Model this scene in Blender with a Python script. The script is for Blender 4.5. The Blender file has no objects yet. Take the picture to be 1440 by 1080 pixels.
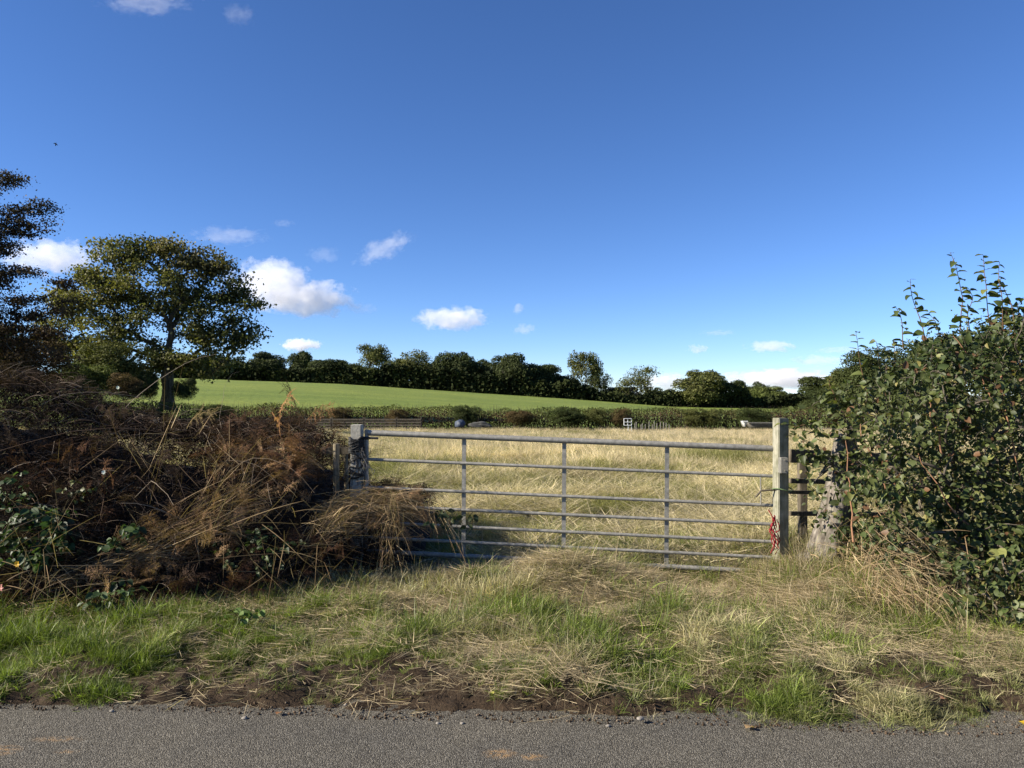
import bpy, math, random
import numpy as np
from mathutils import Vector, Matrix

# ------------------------------------------------------------------ scene, camera, sky, sun, exposure
S = bpy.context.scene
COL = S.collection
S.render.engine = 'CYCLES'
S.view_settings.view_transform = 'Standard'
S.view_settings.look = 'None'
S.view_settings.gamma = 1.0
S.view_settings.use_curve_mapping = False
S.view_settings.exposure = 1.25
S.cycles.use_denoising = True
S.cycles.max_bounces = 9
S.cycles.diffuse_bounces = 2
S.cycles.transparent_max_bounces = 8
S.cycles.volume_bounces = 9

F_PX = 1050.0
PITCH = math.radians(0.82)
CAM_Z = 1.6
cam_d = bpy.data.cameras.new('camera')
cam_d.lens = F_PX / 1440 * 36
cam_d.sensor_width = 36
cam_d.clip_start = 0.05
cam_d.clip_end = 9000
cam = bpy.data.objects.new('camera', cam_d)
cam.location = (0, 0, CAM_Z)
cam.rotation_euler = (math.radians(90) + PITCH, 0, 0)
COL.objects.link(cam)
S.camera = cam

SUN_EL = math.radians(29)
SUN_AZ = math.radians(-103)        # clockwise from +Y: to the left and a little behind the camera
sun_dir = Vector((math.sin(SUN_AZ) * math.cos(SUN_EL), math.cos(SUN_AZ) * math.cos(SUN_EL), math.sin(SUN_EL)))
sd = bpy.data.lights.new('sun', 'SUN')
sd.energy = 5.0
sd.angle = math.radians(0.53)
sd.color = (1.0, 0.91, 0.77)
sun = bpy.data.objects.new('sun', sd)
sun.rotation_euler = sun_dir.to_track_quat('Z', 'Y').to_euler()
COL.objects.link(sun)

world = bpy.data.worlds.new('World')
S.world = world
world.use_nodes = True
wn, wl = world.node_tree.nodes, world.node_tree.links
bg = wn['Background']
bg.inputs['Strength'].default_value = 0.063
sky = wn.new('ShaderNodeTexSky')
sky.sky_type = 'NISHITA'
sky.sun_disc = False
sky.sun_elevation = SUN_EL
sky.sun_rotation = SUN_AZ
sky.altitude = 3000
sky.air_density = 1.0
sky.dust_density = 0.0
sky.ozone_density = 3.0
hs = wn.new('ShaderNodeHueSaturation')
hs.inputs['Saturation'].default_value = 1.12
wl.new(sky.outputs[0], hs.inputs['Color'])
grade = wn.new('ShaderNodeVectorMath'); grade.operation = 'MULTIPLY'
grade.inputs[1].default_value = (0.93, 0.99, 1.20)
wl.new(hs.outputs[0], grade.inputs[0])
wl.new(grade.outputs[0], bg.inputs[0])


def P(px, py, Y):
    """the point at depth Y that the photograph shows at pixel (px, py)"""
    x = (px - 720) / F_PX
    z = (540 - py) / F_PX
    yy = math.cos(PITCH) - z * math.sin(PITCH)
    zz = math.sin(PITCH) + z * math.cos(PITCH)
    k = Y / yy
    return Vector((x * k, Y, CAM_Z + zz * k))


# ------------------------------------------------------------------ numeric helpers
def _hash(ix, iy, seed):
    h = (ix.astype(np.int64) * 374761393 + iy.astype(np.int64) * 668265263 + seed * 974711) & 0x7fffffff
    h = ((h ^ (h >> 13)) * 1274126177) & 0x7fffffff
    return ((h ^ (h >> 16)) & 0xffff) / 65535.0


def noise2(x, y, seed=0):
    x = np.asarray(x, float); y = np.asarray(y, float)
    ix = np.floor(x); iy = np.floor(y)
    fx = x - ix; fy = y - iy
    fx = fx * fx * (3 - 2 * fx); fy = fy * fy * (3 - 2 * fy)
    a = _hash(ix, iy, seed); b = _hash(ix + 1, iy, seed)
    c = _hash(ix, iy + 1, seed); d = _hash(ix + 1, iy + 1, seed)
    return (a * (1 - fx) + b * fx) * (1 - fy) + (c * (1 - fx) + d * fx) * fy - 0.5


def fbm(x, y, seed=0, o=4):
    s = 0; a = 1.0
    for i in range(o):
        s = s + a * noise2(np.asarray(x) * 2 ** i + 17.3 * i, np.asarray(y) * 2 ** i - 9.1 * i, seed + i)
        a *= 0.5
    return s


def sstep(a, b, x):
    t = np.clip((np.asarray(x, float) - a) / (b - a), 0, 1)
    return t * t * (3 - 2 * t)


def edge_y(x):
    x = np.asarray(x, float)
    return 3.70 - 0.064 * x + 0.05 * noise2(x * 1.6, x * 0, 5) + 0.03 * noise2(x * 6, x * 0, 6)


def gate_y(x):
    return 6.70 - 0.08 * (np.asarray(x, float) - 0.5)


HX = np.array([-300, -87.6, -45.7, 0.0, 15.2, 43.8, 120, 400])
HZ = np.array([6.6, 5.6, 4.25, 1.40, 0.45, -1.65, -3.0, -3.0])


def ground(x, y):
    x = np.asarray(x, float); y = np.asarray(y, float)
    e = edge_y(x)
    z = -0.03 + 0.075 * sstep(-0.02, 0.42, y - e)
    near = sstep(0.05, 0.3, y - e) * (1 - sstep(9, 16, y))
    z = z + near * (0.085 * fbm(x * 2.4, y * 2.4, 11, 3) + 0.050 * fbm(x * 8, y * 8, 12, 3))
    # clods and ruts of the soil strip beside the road
    strip = sstep(0.0, 0.12, y - e) * (1 - sstep(0.45, 0.8, y - e))
    z = z + strip * (0.050 * np.abs(fbm(x * 17, y * 17, 31, 4)) + 0.030 * fbm(x * 5, y * 6, 32, 2))
    # tyre rut on the left of the gateway
    rx = -1.72 + 0.75 * (y - 4.0)
    z = z - 0.055 * np.exp(-((x - rx) / 0.06) ** 2) * sstep(3.8, 3.95, y) * (1 - sstep(4.4, 4.7, y))
    # grass hump in front of the gate, raised verge to its right
    z = z + 0.19 * np.exp(-((x - 0.55) / 0.6) ** 2 - ((y - 6.15) / 0.5) ** 2)
    z = z + 0.14 * sstep(1.7, 2.6, x) * sstep(4.6, 6.0, y) * (1 - sstep(7.0, 9.5, y))
    z = z - 0.15 * np.exp(-((x - 1.6) / 0.6) ** 2 - ((y - 6.2) / 0.75) ** 2)
    z = z - 0.10 * np.exp(-((x + 0.9) / 0.9) ** 2 - ((y - 6.9) / 0.7) ** 2)
    # meadow falls away gently
    z = z - 1.10 * sstep(8, 60, y) * (1 - 0.0)
    z = z + 0.10 * fbm(x * 0.22, y * 0.22, 21, 3) * sstep(8, 14, y) + 0.16 * fbm(x * 0.9, y * 0.9, 22, 2) * sstep(7, 8.5, y) * (1 - sstep(20, 40, y))
    # hill
    A = np.interp(x * 200 / np.maximum(y, 90), HX, HZ)
    t = np.clip((y - 58) / 142, 0, 1)
    s = np.sin(t * math.pi / 2) ** 0.9
    z = z + np.where(y > 58, s * (A + 1.08), 0)
    return z


def new_mesh(name, V, faces, cols=None, v=None, smooth=False, mats=None, fmat=None):
    """faces: list of int arrays shaped (n, 3) or (n, 4)"""
    me = bpy.data.meshes.new(name)
    V = np.asarray(V, np.float32)
    me.vertices.add(len(V))
    me.vertices.foreach_set('co', V.ravel())
    faces = [np.asarray(f, np.int32) for f in faces if len(f)]
    li = np.concatenate([f.ravel() for f in faces])
    tot = np.concatenate([np.full(len(f), f.shape[1], np.int32) for f in faces])
    st = np.concatenate([[0], np.cumsum(tot)[:-1]]).astype(np.int32)
    me.loops.add(len(li)); me.loops.foreach_set('vertex_index', li)
    me.polygons.add(len(tot)); me.polygons.foreach_set('loop_start', st)
    me.polygons.foreach_set('loop_total', tot)
    if smooth:
        me.polygons.foreach_set('use_smooth', np.ones(len(tot), bool))
    if cols is not None:
        a = me.attributes.new('tone', 'FLOAT_VECTOR', 'POINT')
        a.data.foreach_set('vector', np.asarray(cols, np.float32).ravel())
    if v is not None:
        a = me.attributes.new('v', 'FLOAT', 'POINT')
        a.data.foreach_set('value', np.asarray(v, np.float32).ravel())
    for m in mats or []:
        me.materials.append(m)
    if fmat is not None:
        me.polygons.foreach_set('material_index', np.asarray(fmat, np.int32))
    me.update(calc_edges=True)
    return me


def link(name, me, parent=None, label=None, cat=None, group=None, kind=None, loc=None):
    o = bpy.data.objects.new(name, me)
    COL.objects.link(o)
    if parent: o.parent = parent
    if loc is not None: o.location = loc
    if label: o['label'] = label
    if cat: o['category'] = cat
    if group: o['group'] = group
    if kind: o['kind'] = kind
    return o


class Geo:
    """collects arrays into one mesh"""
    def __init__(s): s.V = []; s.F3 = []; s.F4 = []; s.C = []; s.n = 0; s.t = []
    def add(s, V, F, C=None, v=None):
        V = np.asarray(V, float).reshape(-1, 3); F = np.asarray(F, int)
        (s.F3 if F.shape[1] == 3 else s.F4).append(F + s.n)
        s.V.append(V); s.n += len(V)
        if C is None: C = (0.5, 0.5, 0.5)
        C = np.asarray(C, float)
        if C.ndim == 1: C = np.tile(C, (len(V), 1))
        s.C.append(C)
        s.t.append(np.full(len(V), 0.5) if v is None else np.broadcast_to(v, (len(V),)))
    def mesh(s, name, mat=None, smooth=False):
        fs = []
        if s.F3: fs.append(np.concatenate(s.F3))
        if s.F4: fs.append(np.concatenate(s.F4))
        return new_mesh(name, np.concatenate(s.V), fs, np.concatenate(s.C), np.concatenate(s.t), smooth, [mat] if mat else None)


def norm(a): return a / (np.linalg.norm(a, axis=-1, keepdims=True) + 1e-12)


def ribbons(Pt, W, side):
    """Pt (n,k,3), W (n,k) half widths, side (n,3) or (n,k,3)"""
    n, k, _ = Pt.shape
    if side.ndim == 2: side = side[:, None, :]
    L = Pt - side * W[..., None]; R = Pt + side * W[..., None]
    V = np.stack([L, R], 2).reshape(n * k * 2, 3)
    i = np.arange(n)[:, None] * k * 2 + np.arange(k - 1)[None] * 2
    F = np.stack([i, i + 1, i + 3, i + 2], -1).reshape(-1, 4)
    return V, F


def tubes(Pt, R, sides=3):
    """Pt (n,k,3), R (n,k): thin tubes without caps"""
    n, k, _ = Pt.shape
    T = np.empty_like(Pt)
    T[:, 1:-1] = Pt[:, 2:] - Pt[:, :-2]; T[:, 0] = Pt[:, 1] - Pt[:, 0]; T[:, -1] = Pt[:, -1] - Pt[:, -2]
    T = norm(T)
    ref = np.where(np.abs(T[..., 2:3]) > 0.9, np.array([1.0, 0, 0]), np.array([0, 0, 1.0]))
    A = norm(np.cross(T, ref)); B = np.cross(T, A)
    ang = np.arange(sides) * 2 * math.pi / sides
    ring = Pt[:, :, None] + (A[:, :, None] * np.cos(ang)[:, None] + B[:, :, None] * np.sin(ang)[:, None]) * R[:, :, None, None]
    V = ring.reshape(-1, 3)
    b = (np.arange(n)[:, None, None] * k + np.arange(k - 1)[None, :, None]) * sides
    j = np.arange(sides)[None, None]; j2 = (j + 1) % sides
    F = np.stack([b + j, b + j2, b + sides + j2, b + sides + j], -1).reshape(-1, 4)
    return V, F


def stamp(tv, tf, M, T):
    """copies of a template: tv (m,3), tf (f,q), M (n,3,3) columns = axes (already scaled), T (n,3)"""
    n, m = len(T), len(tv)
    V = np.einsum('nij,mj->nmi', M, tv) + T[:, None]
    F = (tf[None] + (np.arange(n) * m)[:, None, None]).reshape(-1, tf.shape[1])
    return V.reshape(-1, 3), F


def frames(d, up):
    """M with local Y along d and local Z near up"""
    d = norm(d); x = norm(np.cross(d, up)); z = np.cross(x, d)
    return np.stack([x, d, z], -1)


def rvec(rng, n):
    return norm(rng.normal(size=(n, 3)))


def box(g, x0, x1, y0, y1, z0, z1, C=None):
    V = [(x0, y0, z0), (x1, y0, z0), (x1, y1, z0), (x0, y1, z0), (x0, y0, z1), (x1, y0, z1), (x1, y1, z1), (x0, y1, z1)]
    g.add(V, [(0, 3, 2, 1), (4, 5, 6, 7), (0, 1, 5, 4), (1, 2, 6, 5), (2, 3, 7, 6), (3, 0, 4, 7)], C)


def capped(a, b, ra, rb, sides, name, mat, parent=None, segs=1, wob=0.0, seed=0, flat=None, **kw):
    """round bar between two points with end caps, smooth, as one object"""
    import bmesh
    bm = bmesh.new()
    a = Vector(a); b = Vector(b); d = (b - a); L = d.length; q = d.to_track_quat('Z', 'Y')
    r = random.Random(seed); rings = []
    for i in range(segs + 1):
        t = i / segs; rr = ra + (rb - ra) * t; ring = []
        ox, oy = (r.uniform(-wob, wob), r.uniform(-wob, wob)) if 0 < i < segs else (0, 0)
        for j in range(sides):
            an = 2 * math.pi * j / sides; k = 1 + (r.uniform(-1, 1) * wob * 4 if wob else 0)
            sx, sy = (1, 1) if flat is None else flat
            ring.append(bm.verts.new(a + q @ Vector((ox + rr * sx * k * math.cos(an), oy + rr * sy * k * math.sin(an), L * t))))
        rings.append(ring)
    for i in range(segs):
        for j in range(sides):
            f = bm.faces.new((rings[i][j], rings[i][(j + 1) % sides], rings[i + 1][(j + 1) % sides], rings[i + 1][j])); f.smooth = True
    for rg, fl in ((rings[0], True), (rings[-1], False)):
        cp = [bm.verts.new(v.co) for v in rg]
        bm.faces.new(cp[::-1] if fl else cp)
    me = bpy.data.meshes.new(name); bm.to_mesh(me); bm.free()
    me.materials.append(mat)
    return link(name, me, parent, **kw)


def bbox_obj(name, x0, x1, y0, y1, z0, z1, mat, parent=None, bevel=0.004, mw=None, **kw):
    import bmesh
    bm = bmesh.new(); bmesh.ops.create_cube(bm, size=1)
    for v in bm.verts:
        v.co = Vector((x0 + (v.co.x + .5) * (x1 - x0), y0 + (v.co.y + .5) * (y1 - y0), z0 + (v.co.z + .5) * (z1 - z0)))
    if bevel: bmesh.ops.bevel(bm, geom=list(bm.edges), offset=bevel, segments=2, affect='EDGES')
    if mw is not None: bmesh.ops.transform(bm, matrix=mw, verts=bm.verts)
    me = bpy.data.meshes.new(name); bm.to_mesh(me); bm.free()
    me.materials.append(mat)
    return link(name, me, parent, **kw)


def empty(name, label, cat, loc=(0, 0, 0), group=None):
    o = bpy.data.objects.new(name, None); COL.objects.link(o)
    o.location = loc; o.empty_display_size = 0.2
    o['label'] = label; o['category'] = cat
    if group: o['group'] = group
    return o


def under(o, root):
    """parent o to root and keep its mesh where it was built (world coordinates)"""
    o.parent = root
    o.matrix_parent_inverse = Matrix.Translation(root.location).inverted()
    return o


# ------------------------------------------------------------------ materials
def mat(name):
    m = bpy.data.materials.new(name); m.use_nodes = True
    return m, m.node_tree.nodes, m.node_tree.links, m.node_tree.nodes['Principled BSDF']


def leaf_mat(name, rough=0.5, trans=0.3, spec=0.4, inst=False, vrange=(0.6, 1.35), tmul=1.0):
    """colour comes from the piece's own tone, varied per blade or leaf by v"""
    m, n, l, p = mat(name)
    a = n.new('ShaderNodeAttribute'); a.attribute_name = 'tone'
    if inst: a.attribute_type = 'INSTANCER'
    b = n.new('ShaderNodeAttribute'); b.attribute_name = 'v'
    mr = n.new('ShaderNodeMapRange'); mr.inputs['To Min'].default_value = vrange[0]; mr.inputs['To Max'].default_value = vrange[1]
    l.new(b.outputs['Fac'], mr.inputs['Value'])
    mul = n.new('ShaderNodeVectorMath'); mul.operation = 'SCALE'
    l.new(a.outputs['Vector'], mul.inputs[0]); l.new(mr.outputs[0], mul.inputs['Scale'])
    l.new(mul.outputs[0], p.inputs['Base Color'])
    p.inputs['Roughness'].default_value = rough
    p.inputs['Specular IOR Level'].default_value = spec
    if trans > 0:
        t = n.new('ShaderNodeBsdfTranslucent')
        m2 = n.new('ShaderNodeVectorMath'); m2.operation = 'MULTIPLY'; m2.inputs[1].default_value = (1.15 * tmul, 1.25 * tmul, 0.6 * tmul)
        l.new(mul.outputs[0], m2.inputs[0]); l.new(m2.outputs[0], t.inputs['Color'])
        mx = n.new('ShaderNodeMixShader'); mx.inputs[0].default_value = trans
        l.new(p.outputs[0], mx.inputs[1]); l.new(t.outputs[0], mx.inputs[2])
        l.new(mx.outputs[0], n['Material Output'].inputs['Surface'])
    return m


def ramp(n, stops):
    r = n.new('ShaderNodeValToRGB')
    e = r.color_ramp.elements
    while len(e) < len(stops): e.new(0.5)
    for k, (pos, c) in zip(e, stops):
        k.position = pos; k.color = (*c, 1)
    return r


def tex(n, l, scale, detail=4, rough=0.6, kind='Noise', coords='Object'):
    tc = n.new('ShaderNodeTexCoord')
    t = n.new('ShaderNodeTex' + kind)
    t.inputs['Scale'].default_value = scale
    if kind == 'Noise':
        t.inputs['Detail'].default_value = detail; t.inputs['Roughness'].default_value = rough
    l.new(tc.outputs[coords], t.inputs['Vector'])
    return t


def bump(n, l, src, p, strength, dist):
    b = n.new('ShaderNodeBump'); b.inputs['Strength'].default_value = strength; b.inputs['Distance'].default_value = dist
    l.new(src, b.inputs['Height'])
    l.new(b.outputs[0], p.inputs['Normal'])
    return b


def mixc(n, l, fac, a, b, mode='MIX'):
    m = n.new('ShaderNodeMix'); m.data_type = 'RGBA'; m.blend_type = mode
    for inp, v in ((0, fac), (6, a), (7, b)):
        if hasattr(v, 'node'): l.new(v, m.inputs[inp])
        elif inp == 0: m.inputs[0].default_value = v
        else: m.inputs[inp].default_value = (*v, 1)
    return m.outputs[2]


# soil
M_soil, n, l, p = mat('soil')
t1 = tex(n, l, 9, 6, 0.65); t2 = tex(n, l, 90, 5, 0.7); t3 = tex(n, l, 0.9, 3)
c1 = ramp(n, [(0.3, (0.022, 0.014, 0.008)), (0.55, (0.050, 0.034, 0.021)), (0.8, (0.095, 0.068, 0.042))])
l.new(t1.outputs['Fac'], c1.inputs[0])
c2 = ramp(n, [(0.35, (0.5, 0.5, 0.5)), (0.7, (1.35, 1.3, 1.2))]); l.new(t2.outputs['Fac'], c2.inputs[0])
soil_c = mixc(n, l, 1.0, c1.outputs[0], c2.outputs[0], 'MULTIPLY')
tc = n.new('ShaderNodeTexCoord'); sx = n.new('ShaderNodeSeparateXYZ'); l.new(tc.outputs['Object'], sx.inputs[0])
mr = n.new('ShaderNodeMapRange'); mr.inputs['From Min'].default_value = 4.3; mr.inputs['From Max'].default_value = 5.2; l.new(sx.outputs['Y'], mr.inputs['Value'])
c3 = ramp(n, [(0.35, (0.038, 0.034, 0.014)), (0.65, (0.115, 0.095, 0.044))]); l.new(t2.outputs['Fac'], c3.inputs[0])
l.new(mixc(n, l, mr.outputs[0], soil_c, c3.outputs[0]), p.inputs['Base Color'])
p.inputs['Roughness'].default_value = 0.95; p.inputs['Specular IOR Level'].default_value = 0.2
bump(n, l, t2.outputs['Fac'], p, 0.9, 0.012)

# asphalt: chippings in dark binder
M_road, n, l, p = mat('asphalt')
v1 = tex(n, l, 185, kind='Voronoi'); t1 = tex(n, l, 1.3, 4); t2 = tex(n, l, 160, 3)
c1 = ramp(n, [(0.0, (0.072, 0.067, 0.052)), (0.35, (0.132, 0.124, 0.100)), (0.7, (0.19, 0.18, 0.148)), (0.97, (0.31, 0.295, 0.25))])
sep = n.new('ShaderNodeSeparateColor'); l.new(v1.outputs['Color'], sep.inputs[0]); l.new(sep.outputs[0], c1.inputs[0])
dk = ramp(n, [(0.25, (1, 1, 1)), (0.62, (0.38, 0.36, 0.34))]); l.new(v1.outputs['Distance'], dk.inputs[0])
cA = mixc(n, l, 1.0, c1.outputs[0], dk.outputs[0], 'MULTIPLY')
big = ramp(n, [(0.3, (0.8, 0.8, 0.82)), (0.7, (1.15, 1.12, 1.07))]); l.new(t1.outputs['Fac'], big.inputs[0])
cB = mixc(n, l, 1.0, cA, big.outputs[0], 'MULTIPLY')
# sandy spill patches
tc = n.new('ShaderNodeTexCoord')
facs = []
for (sx, sy, rx, ry, k) in ((-0.055, 3.36, 0.07, 0.045, 1.0), (0.09, 3.33, 0.06, 0.03, 1.0), (-2.32, 3.39, 0.10, 0.05, 0.9), (-2.12, 3.5, 0.12, 0.03, 0.5), (-2.0, 3.38, 0.05, 0.02, 0.6)):
    mp = n.new('ShaderNodeMapping'); mp.vector_type = 'POINT'
    mp.inputs['Location'].default_value = (-sx / rx, -sy / ry, 0); mp.inputs['Scale'].default_value = (1 / rx, 1 / ry, 0)
    l.new(tc.outputs['Object'], mp.inputs['Vector'])
    ln = n.new('ShaderNodeVectorMath'); ln.operation = 'LENGTH'; l.new(mp.outputs[0], ln.inputs[0])
    mr = n.new('ShaderNodeMapRange'); mr.inputs['From Min'].default_value = 1.25; mr.inputs['From Max'].default_value = 0.2
    mr.inputs['To Max'].default_value = k; l.new(ln.outputs['Value'], mr.inputs['Value']); facs.append(mr.outputs[0])
f = facs[0]
for g in facs[1:]:
    mm = n.new('ShaderNodeMath'); mm.operation = 'MAXIMUM'; l.new(f, mm.inputs[0]); l.new(g, mm.inputs[1]); f = mm.outputs[0]
mm = n.new('ShaderNodeMath'); mm.operation = 'MULTIPLY'; l.new(f, mm.inputs[0])
t4 = tex(n, l, 40, 4); r4 = ramp(n, [(0.4, (0, 0, 0)), (0.6, (1, 1, 1))]); l.new(t4.outputs['Fac'], r4.inputs[0]); l.new(r4.outputs[0], mm.inputs[1])
cC = mixc(n, l, mm.outputs[0], cB, (0.33, 0.20, 0.085))
l.new(cC, p.inputs['Base Color'])
p.inputs['Roughness'].default_value = 0.85; p.inputs['Specular IOR Level'].default_value = 0.3
hh = n.new('ShaderNodeMath'); hh.operation = 'SUBTRACT'; hh.inputs[0].default_value = 1.0; l.new(v1.outputs['Distance'], hh.inputs[1])
bump(n, l, hh.outputs[0], p, 1.0, 0.006)

# hill crop
M_field, n, l, p = mat('young_crop')
t1 = tex(n, l, 0.05, 5); t2 = tex(n, l, 1.6, 6, 0.75); t3 = tex(n, l, 0.35, 4)
tc = n.new('ShaderNodeTexCoord'); mp = n.new('ShaderNodeMapping'); mp.inputs['Scale'].default_value = (0.04, 0.55, 0.4)
l.new(tc.outputs['Object'], mp.inputs['Vector']); l.new(mp.outputs[0], t3.inputs['Vector'])
c1 = ramp(n, [(0.3, (0.130, 0.175, 0.030)), (0.7, (0.185, 0.225, 0.044))]); l.new(t1.outputs['Fac'], c1.inputs[0])
c2 = ramp(n, [(0.3, (0.62, 0.66, 0.6)), (0.7, (1.3, 1.25, 1.2))]); l.new(t2.outputs['Fac'], c2.inputs[0])
c3 = ramp(n, [(0.35, (0.86, 0.9, 0.86)), (0.65, (1.14, 1.1, 1.1))]); l.new(t3.outputs['Fac'], c3.inputs[0])
cA = mixc(n, l, 1.0, c1.outputs[0], c2.outputs[0], 'MULTIPLY')
l.new(mixc(n, l, 1.0, cA, c3.outputs[0], 'MULTIPLY'), p.inputs['Base Color'])
p.inputs['Roughness'].default_value = 0.8; p.inputs['Specular IOR Level'].default_value = 0.2
bump(n, l, t2.outputs['Fac'], p, 0.8, 0.25)


def metal_mat():
    m, n, l, p = mat('galvanised_steel')
    t1 = tex(n, l, 28, 5, 0.7); t2 = tex(n, l, 160, 3); v1 = tex(n, l, 60, kind='Voronoi')
    c = ramp(n, [(0.3, (0.15, 0.142, 0.122)), (0.55, (0.245, 0.235, 0.205)), (0.75, (0.36, 0.345, 0.30))]); l.new(t1.outputs['Fac'], c.inputs[0])
    s = ramp(n, [(0.0, (1.5, 1.5, 1.45)), (0.1, (1, 1, 1))]); l.new(v1.outputs['Distance'], s.inputs[0])
    l.new(mixc(n, l, 1.0, c.outputs[0], s.outputs[0], 'MULTIPLY'), p.inputs['Base Color'])
    p.inputs['Metallic'].default_value = 0.25; p.inputs['Roughness'].default_value = 0.55
    bump(n, l, t2.outputs['Fac'], p, 0.25, 0.002)
    return m


def wood_mat(name, dark, mid, light, zs=6, bumpd=0.004):
    m, n, l, p = mat(name)
    tc = n.new('ShaderNodeTexCoord'); mp = n.new('ShaderNodeMapping'); mp.inputs['Scale'].default_value = (zs * 9, zs * 9, zs)
    t1 = n.new('ShaderNodeTexNoise'); t1.inputs['Scale'].default_value = 1; t1.inputs['Detail'].default_value = 6; t1.inputs['Roughness'].default_value = 0.7
    l.new(tc.outputs['Object'], mp.inputs[0]); l.new(mp.outputs[0], t1.inputs['Vector'])
    c = ramp(n, [(0.3, dark), (0.5, mid), (0.72, light)]); l.new(t1.outputs['Fac'], c.inputs[0])
    t2 = tex(n, l, 11, 5); s = ramp(n, [(0.35, (0.6, 0.62, 0.55)), (0.65, (1.1, 1.1, 1.1))]); l.new(t2.outputs['Fac'], s.inputs[0])
    l.new(mixc(n, l, 1.0, c.outputs[0], s.outputs[0], 'MULTIPLY'), p.inputs['Base Color'])
    p.inputs['Roughness'].default_value = 0.9; p.inputs['Specular IOR Level'].default_value = 0.2
    bump(n, l, t1.outputs['Fac'], p, 0.8, bumpd)
    return m


def plain_mat(name, c, rough=0.8, var=0.35, scale=12):
    m, n, l, p = mat(name)
    t1 = tex(n, l, scale, 5)
    r = ramp(n, [(0.3, tuple(x * (1 - var) for x in c)), (0.7, tuple(x * (1 + var) for x in c))]); l.new(t1.outputs['Fac'], r.inputs[0])
    l.new(r.outputs[0], p.inputs['Base Color']); p.inputs['Roughness'].default_value = rough
    p.inputs['Specular IOR Level'].default_value = 0.3
    bump(n, l, t1.outputs['Fac'], p, 0.4, 0.01)
    return m


M_metal = metal_mat()
M_post = wood_mat('weathered_pale_post', (0.15, 0.14, 0.105), (0.25, 0.24, 0.185), (0.35, 0.33, 0.265), 5, 0.002)
M_conc = plain_mat('rough_concrete', (0.34, 0.32, 0.265), 0.9, 0.25, 30)
M_wood = wood_mat('grey_brown_wood', (0.05, 0.04, 0.03), (0.12, 0.10, 0.075), (0.20, 0.17, 0.13))
M_wood2 = wood_mat('round_stake_wood', (0.12, 0.10, 0.07), (0.24, 0.20, 0.14), (0.36, 0.31, 0.22))
M_stump = wood_mat('bleached_stump', (0.045, 0.036, 0.028), (0.15, 0.13, 0.11), (0.32, 0.29, 0.25), 3, 0.012)
M_black = plain_mat('black_wrapping', (0.012, 0.012, 0.012), 0.6)
M_white = plain_mat('white_paint', (0.66, 0.66, 0.62), 0.6, 0.08)
M_tarp = plain_mat('faded_blue_tarp', (0.045, 0.058, 0.085), 0.6)
M_pale = plain_mat('pale_grey_plastic', (0.42, 0.43, 0.44), 0.6)
M_red = plain_mat('red_twine', (0.22, 0.012, 0.018), 0.7, 0.4, 60)
M_green_twine = plain_mat('green_twine', (0.08, 0.12, 0.05), 0.8, 0.4, 60)
M_bark = wood_mat('tree_bark', (0.035, 0.030, 0.022), (0.09, 0.078, 0.058), (0.17, 0.15, 0.11), 0.8, 0.03)
M_bark_far = plain_mat('far_bark', (0.06, 0.05, 0.04))
M_twig = leaf_mat('twigs', 0.85, 0.0, 0.15)
M_leaf_far = leaf_mat('tree_leaves', 0.6, 0.32, 0.2)
M_under = leaf_mat('undergrowth_leaves', 0.9, 0.05, 0.05)
M_leaf = leaf_mat('shrub_leaves', 0.5, 0.3, 0.3)
M_bracken = leaf_mat('dead_bracken', 0.9, 0.25, 0.1)
M_litter = plain_mat('dark_leaf_litter', (0.022, 0.015, 0.010), 1.0, 0.5, 25)
M_grass_i = leaf_mat('grass_blades', 0.5, 0.35, 0.35, inst=True, vrange=(0.55, 1.45))
M_straw_i = leaf_mat('dry_grass', 0.6, 0.3, 0.25, inst=True, vrange=(0.55, 1.4))
M_brack_i = leaf_mat('bracken_fronds', 0.9, 0.25, 0.1, inst=True, vrange=(0.5, 1.5))
M_stone = plain_mat('stone', (0.22, 0.20, 0.17), 0.9, 0.3, 40)

# ------------------------------------------------------------------ ground, road, hill
def axis(fine, step, far, grow=1.09):
    a = list(np.arange(fine[0], fine[1] + 1e-6, step))
    s = step; x = a[-1]
    while x < far[1]: s *= grow; x += s; a.append(x)
    s = step; x = a[0]; b = []
    while x > far[0]: s *= grow; x -= s; b.append(x)
    return np.array(b[::-1] + a)


def sheet(name, xs, ys, zf, m, smooth=True):
    X, Y = np.meshgrid(xs, ys)
    V = np.stack([X, Y, zf(X, Y)], -1).reshape(-1, 3)
    w, h = len(xs), len(ys)
    i = (np.arange(h - 1)[:, None] * w + np.arange(w - 1)[None]).ravel()
    F = np.stack([i, i + 1, i + 1 + w, i + w], -1)
    me = new_mesh(name, V, [F], smooth=smooth, mats=[m])
    return link(name, me, kind='structure')


sheet('ground', axis((-4.2, 4.2), 0.025, (-1500, 1500)), axis((3.3, 7.6), 0.025, (-30, 2500)),
      lambda x, y: ground(x, y) - 0.12 * sstep(57, 59, y), M_soil)
sheet('road', np.linspace(-40, 40, 81), np.array([-9, 0, 2, 3, 3.4, 3.8, 4.3]), lambda x, y: 0.0 * x - 0.05 * sstep(4.2, 4.3, y) - 0.004, M_road)
sheet('hill_field', np.linspace(-190, 160, 200), np.concatenate([np.linspace(57.5, 200, 90), np.linspace(206, 330, 12)]), ground, M_field)

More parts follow.
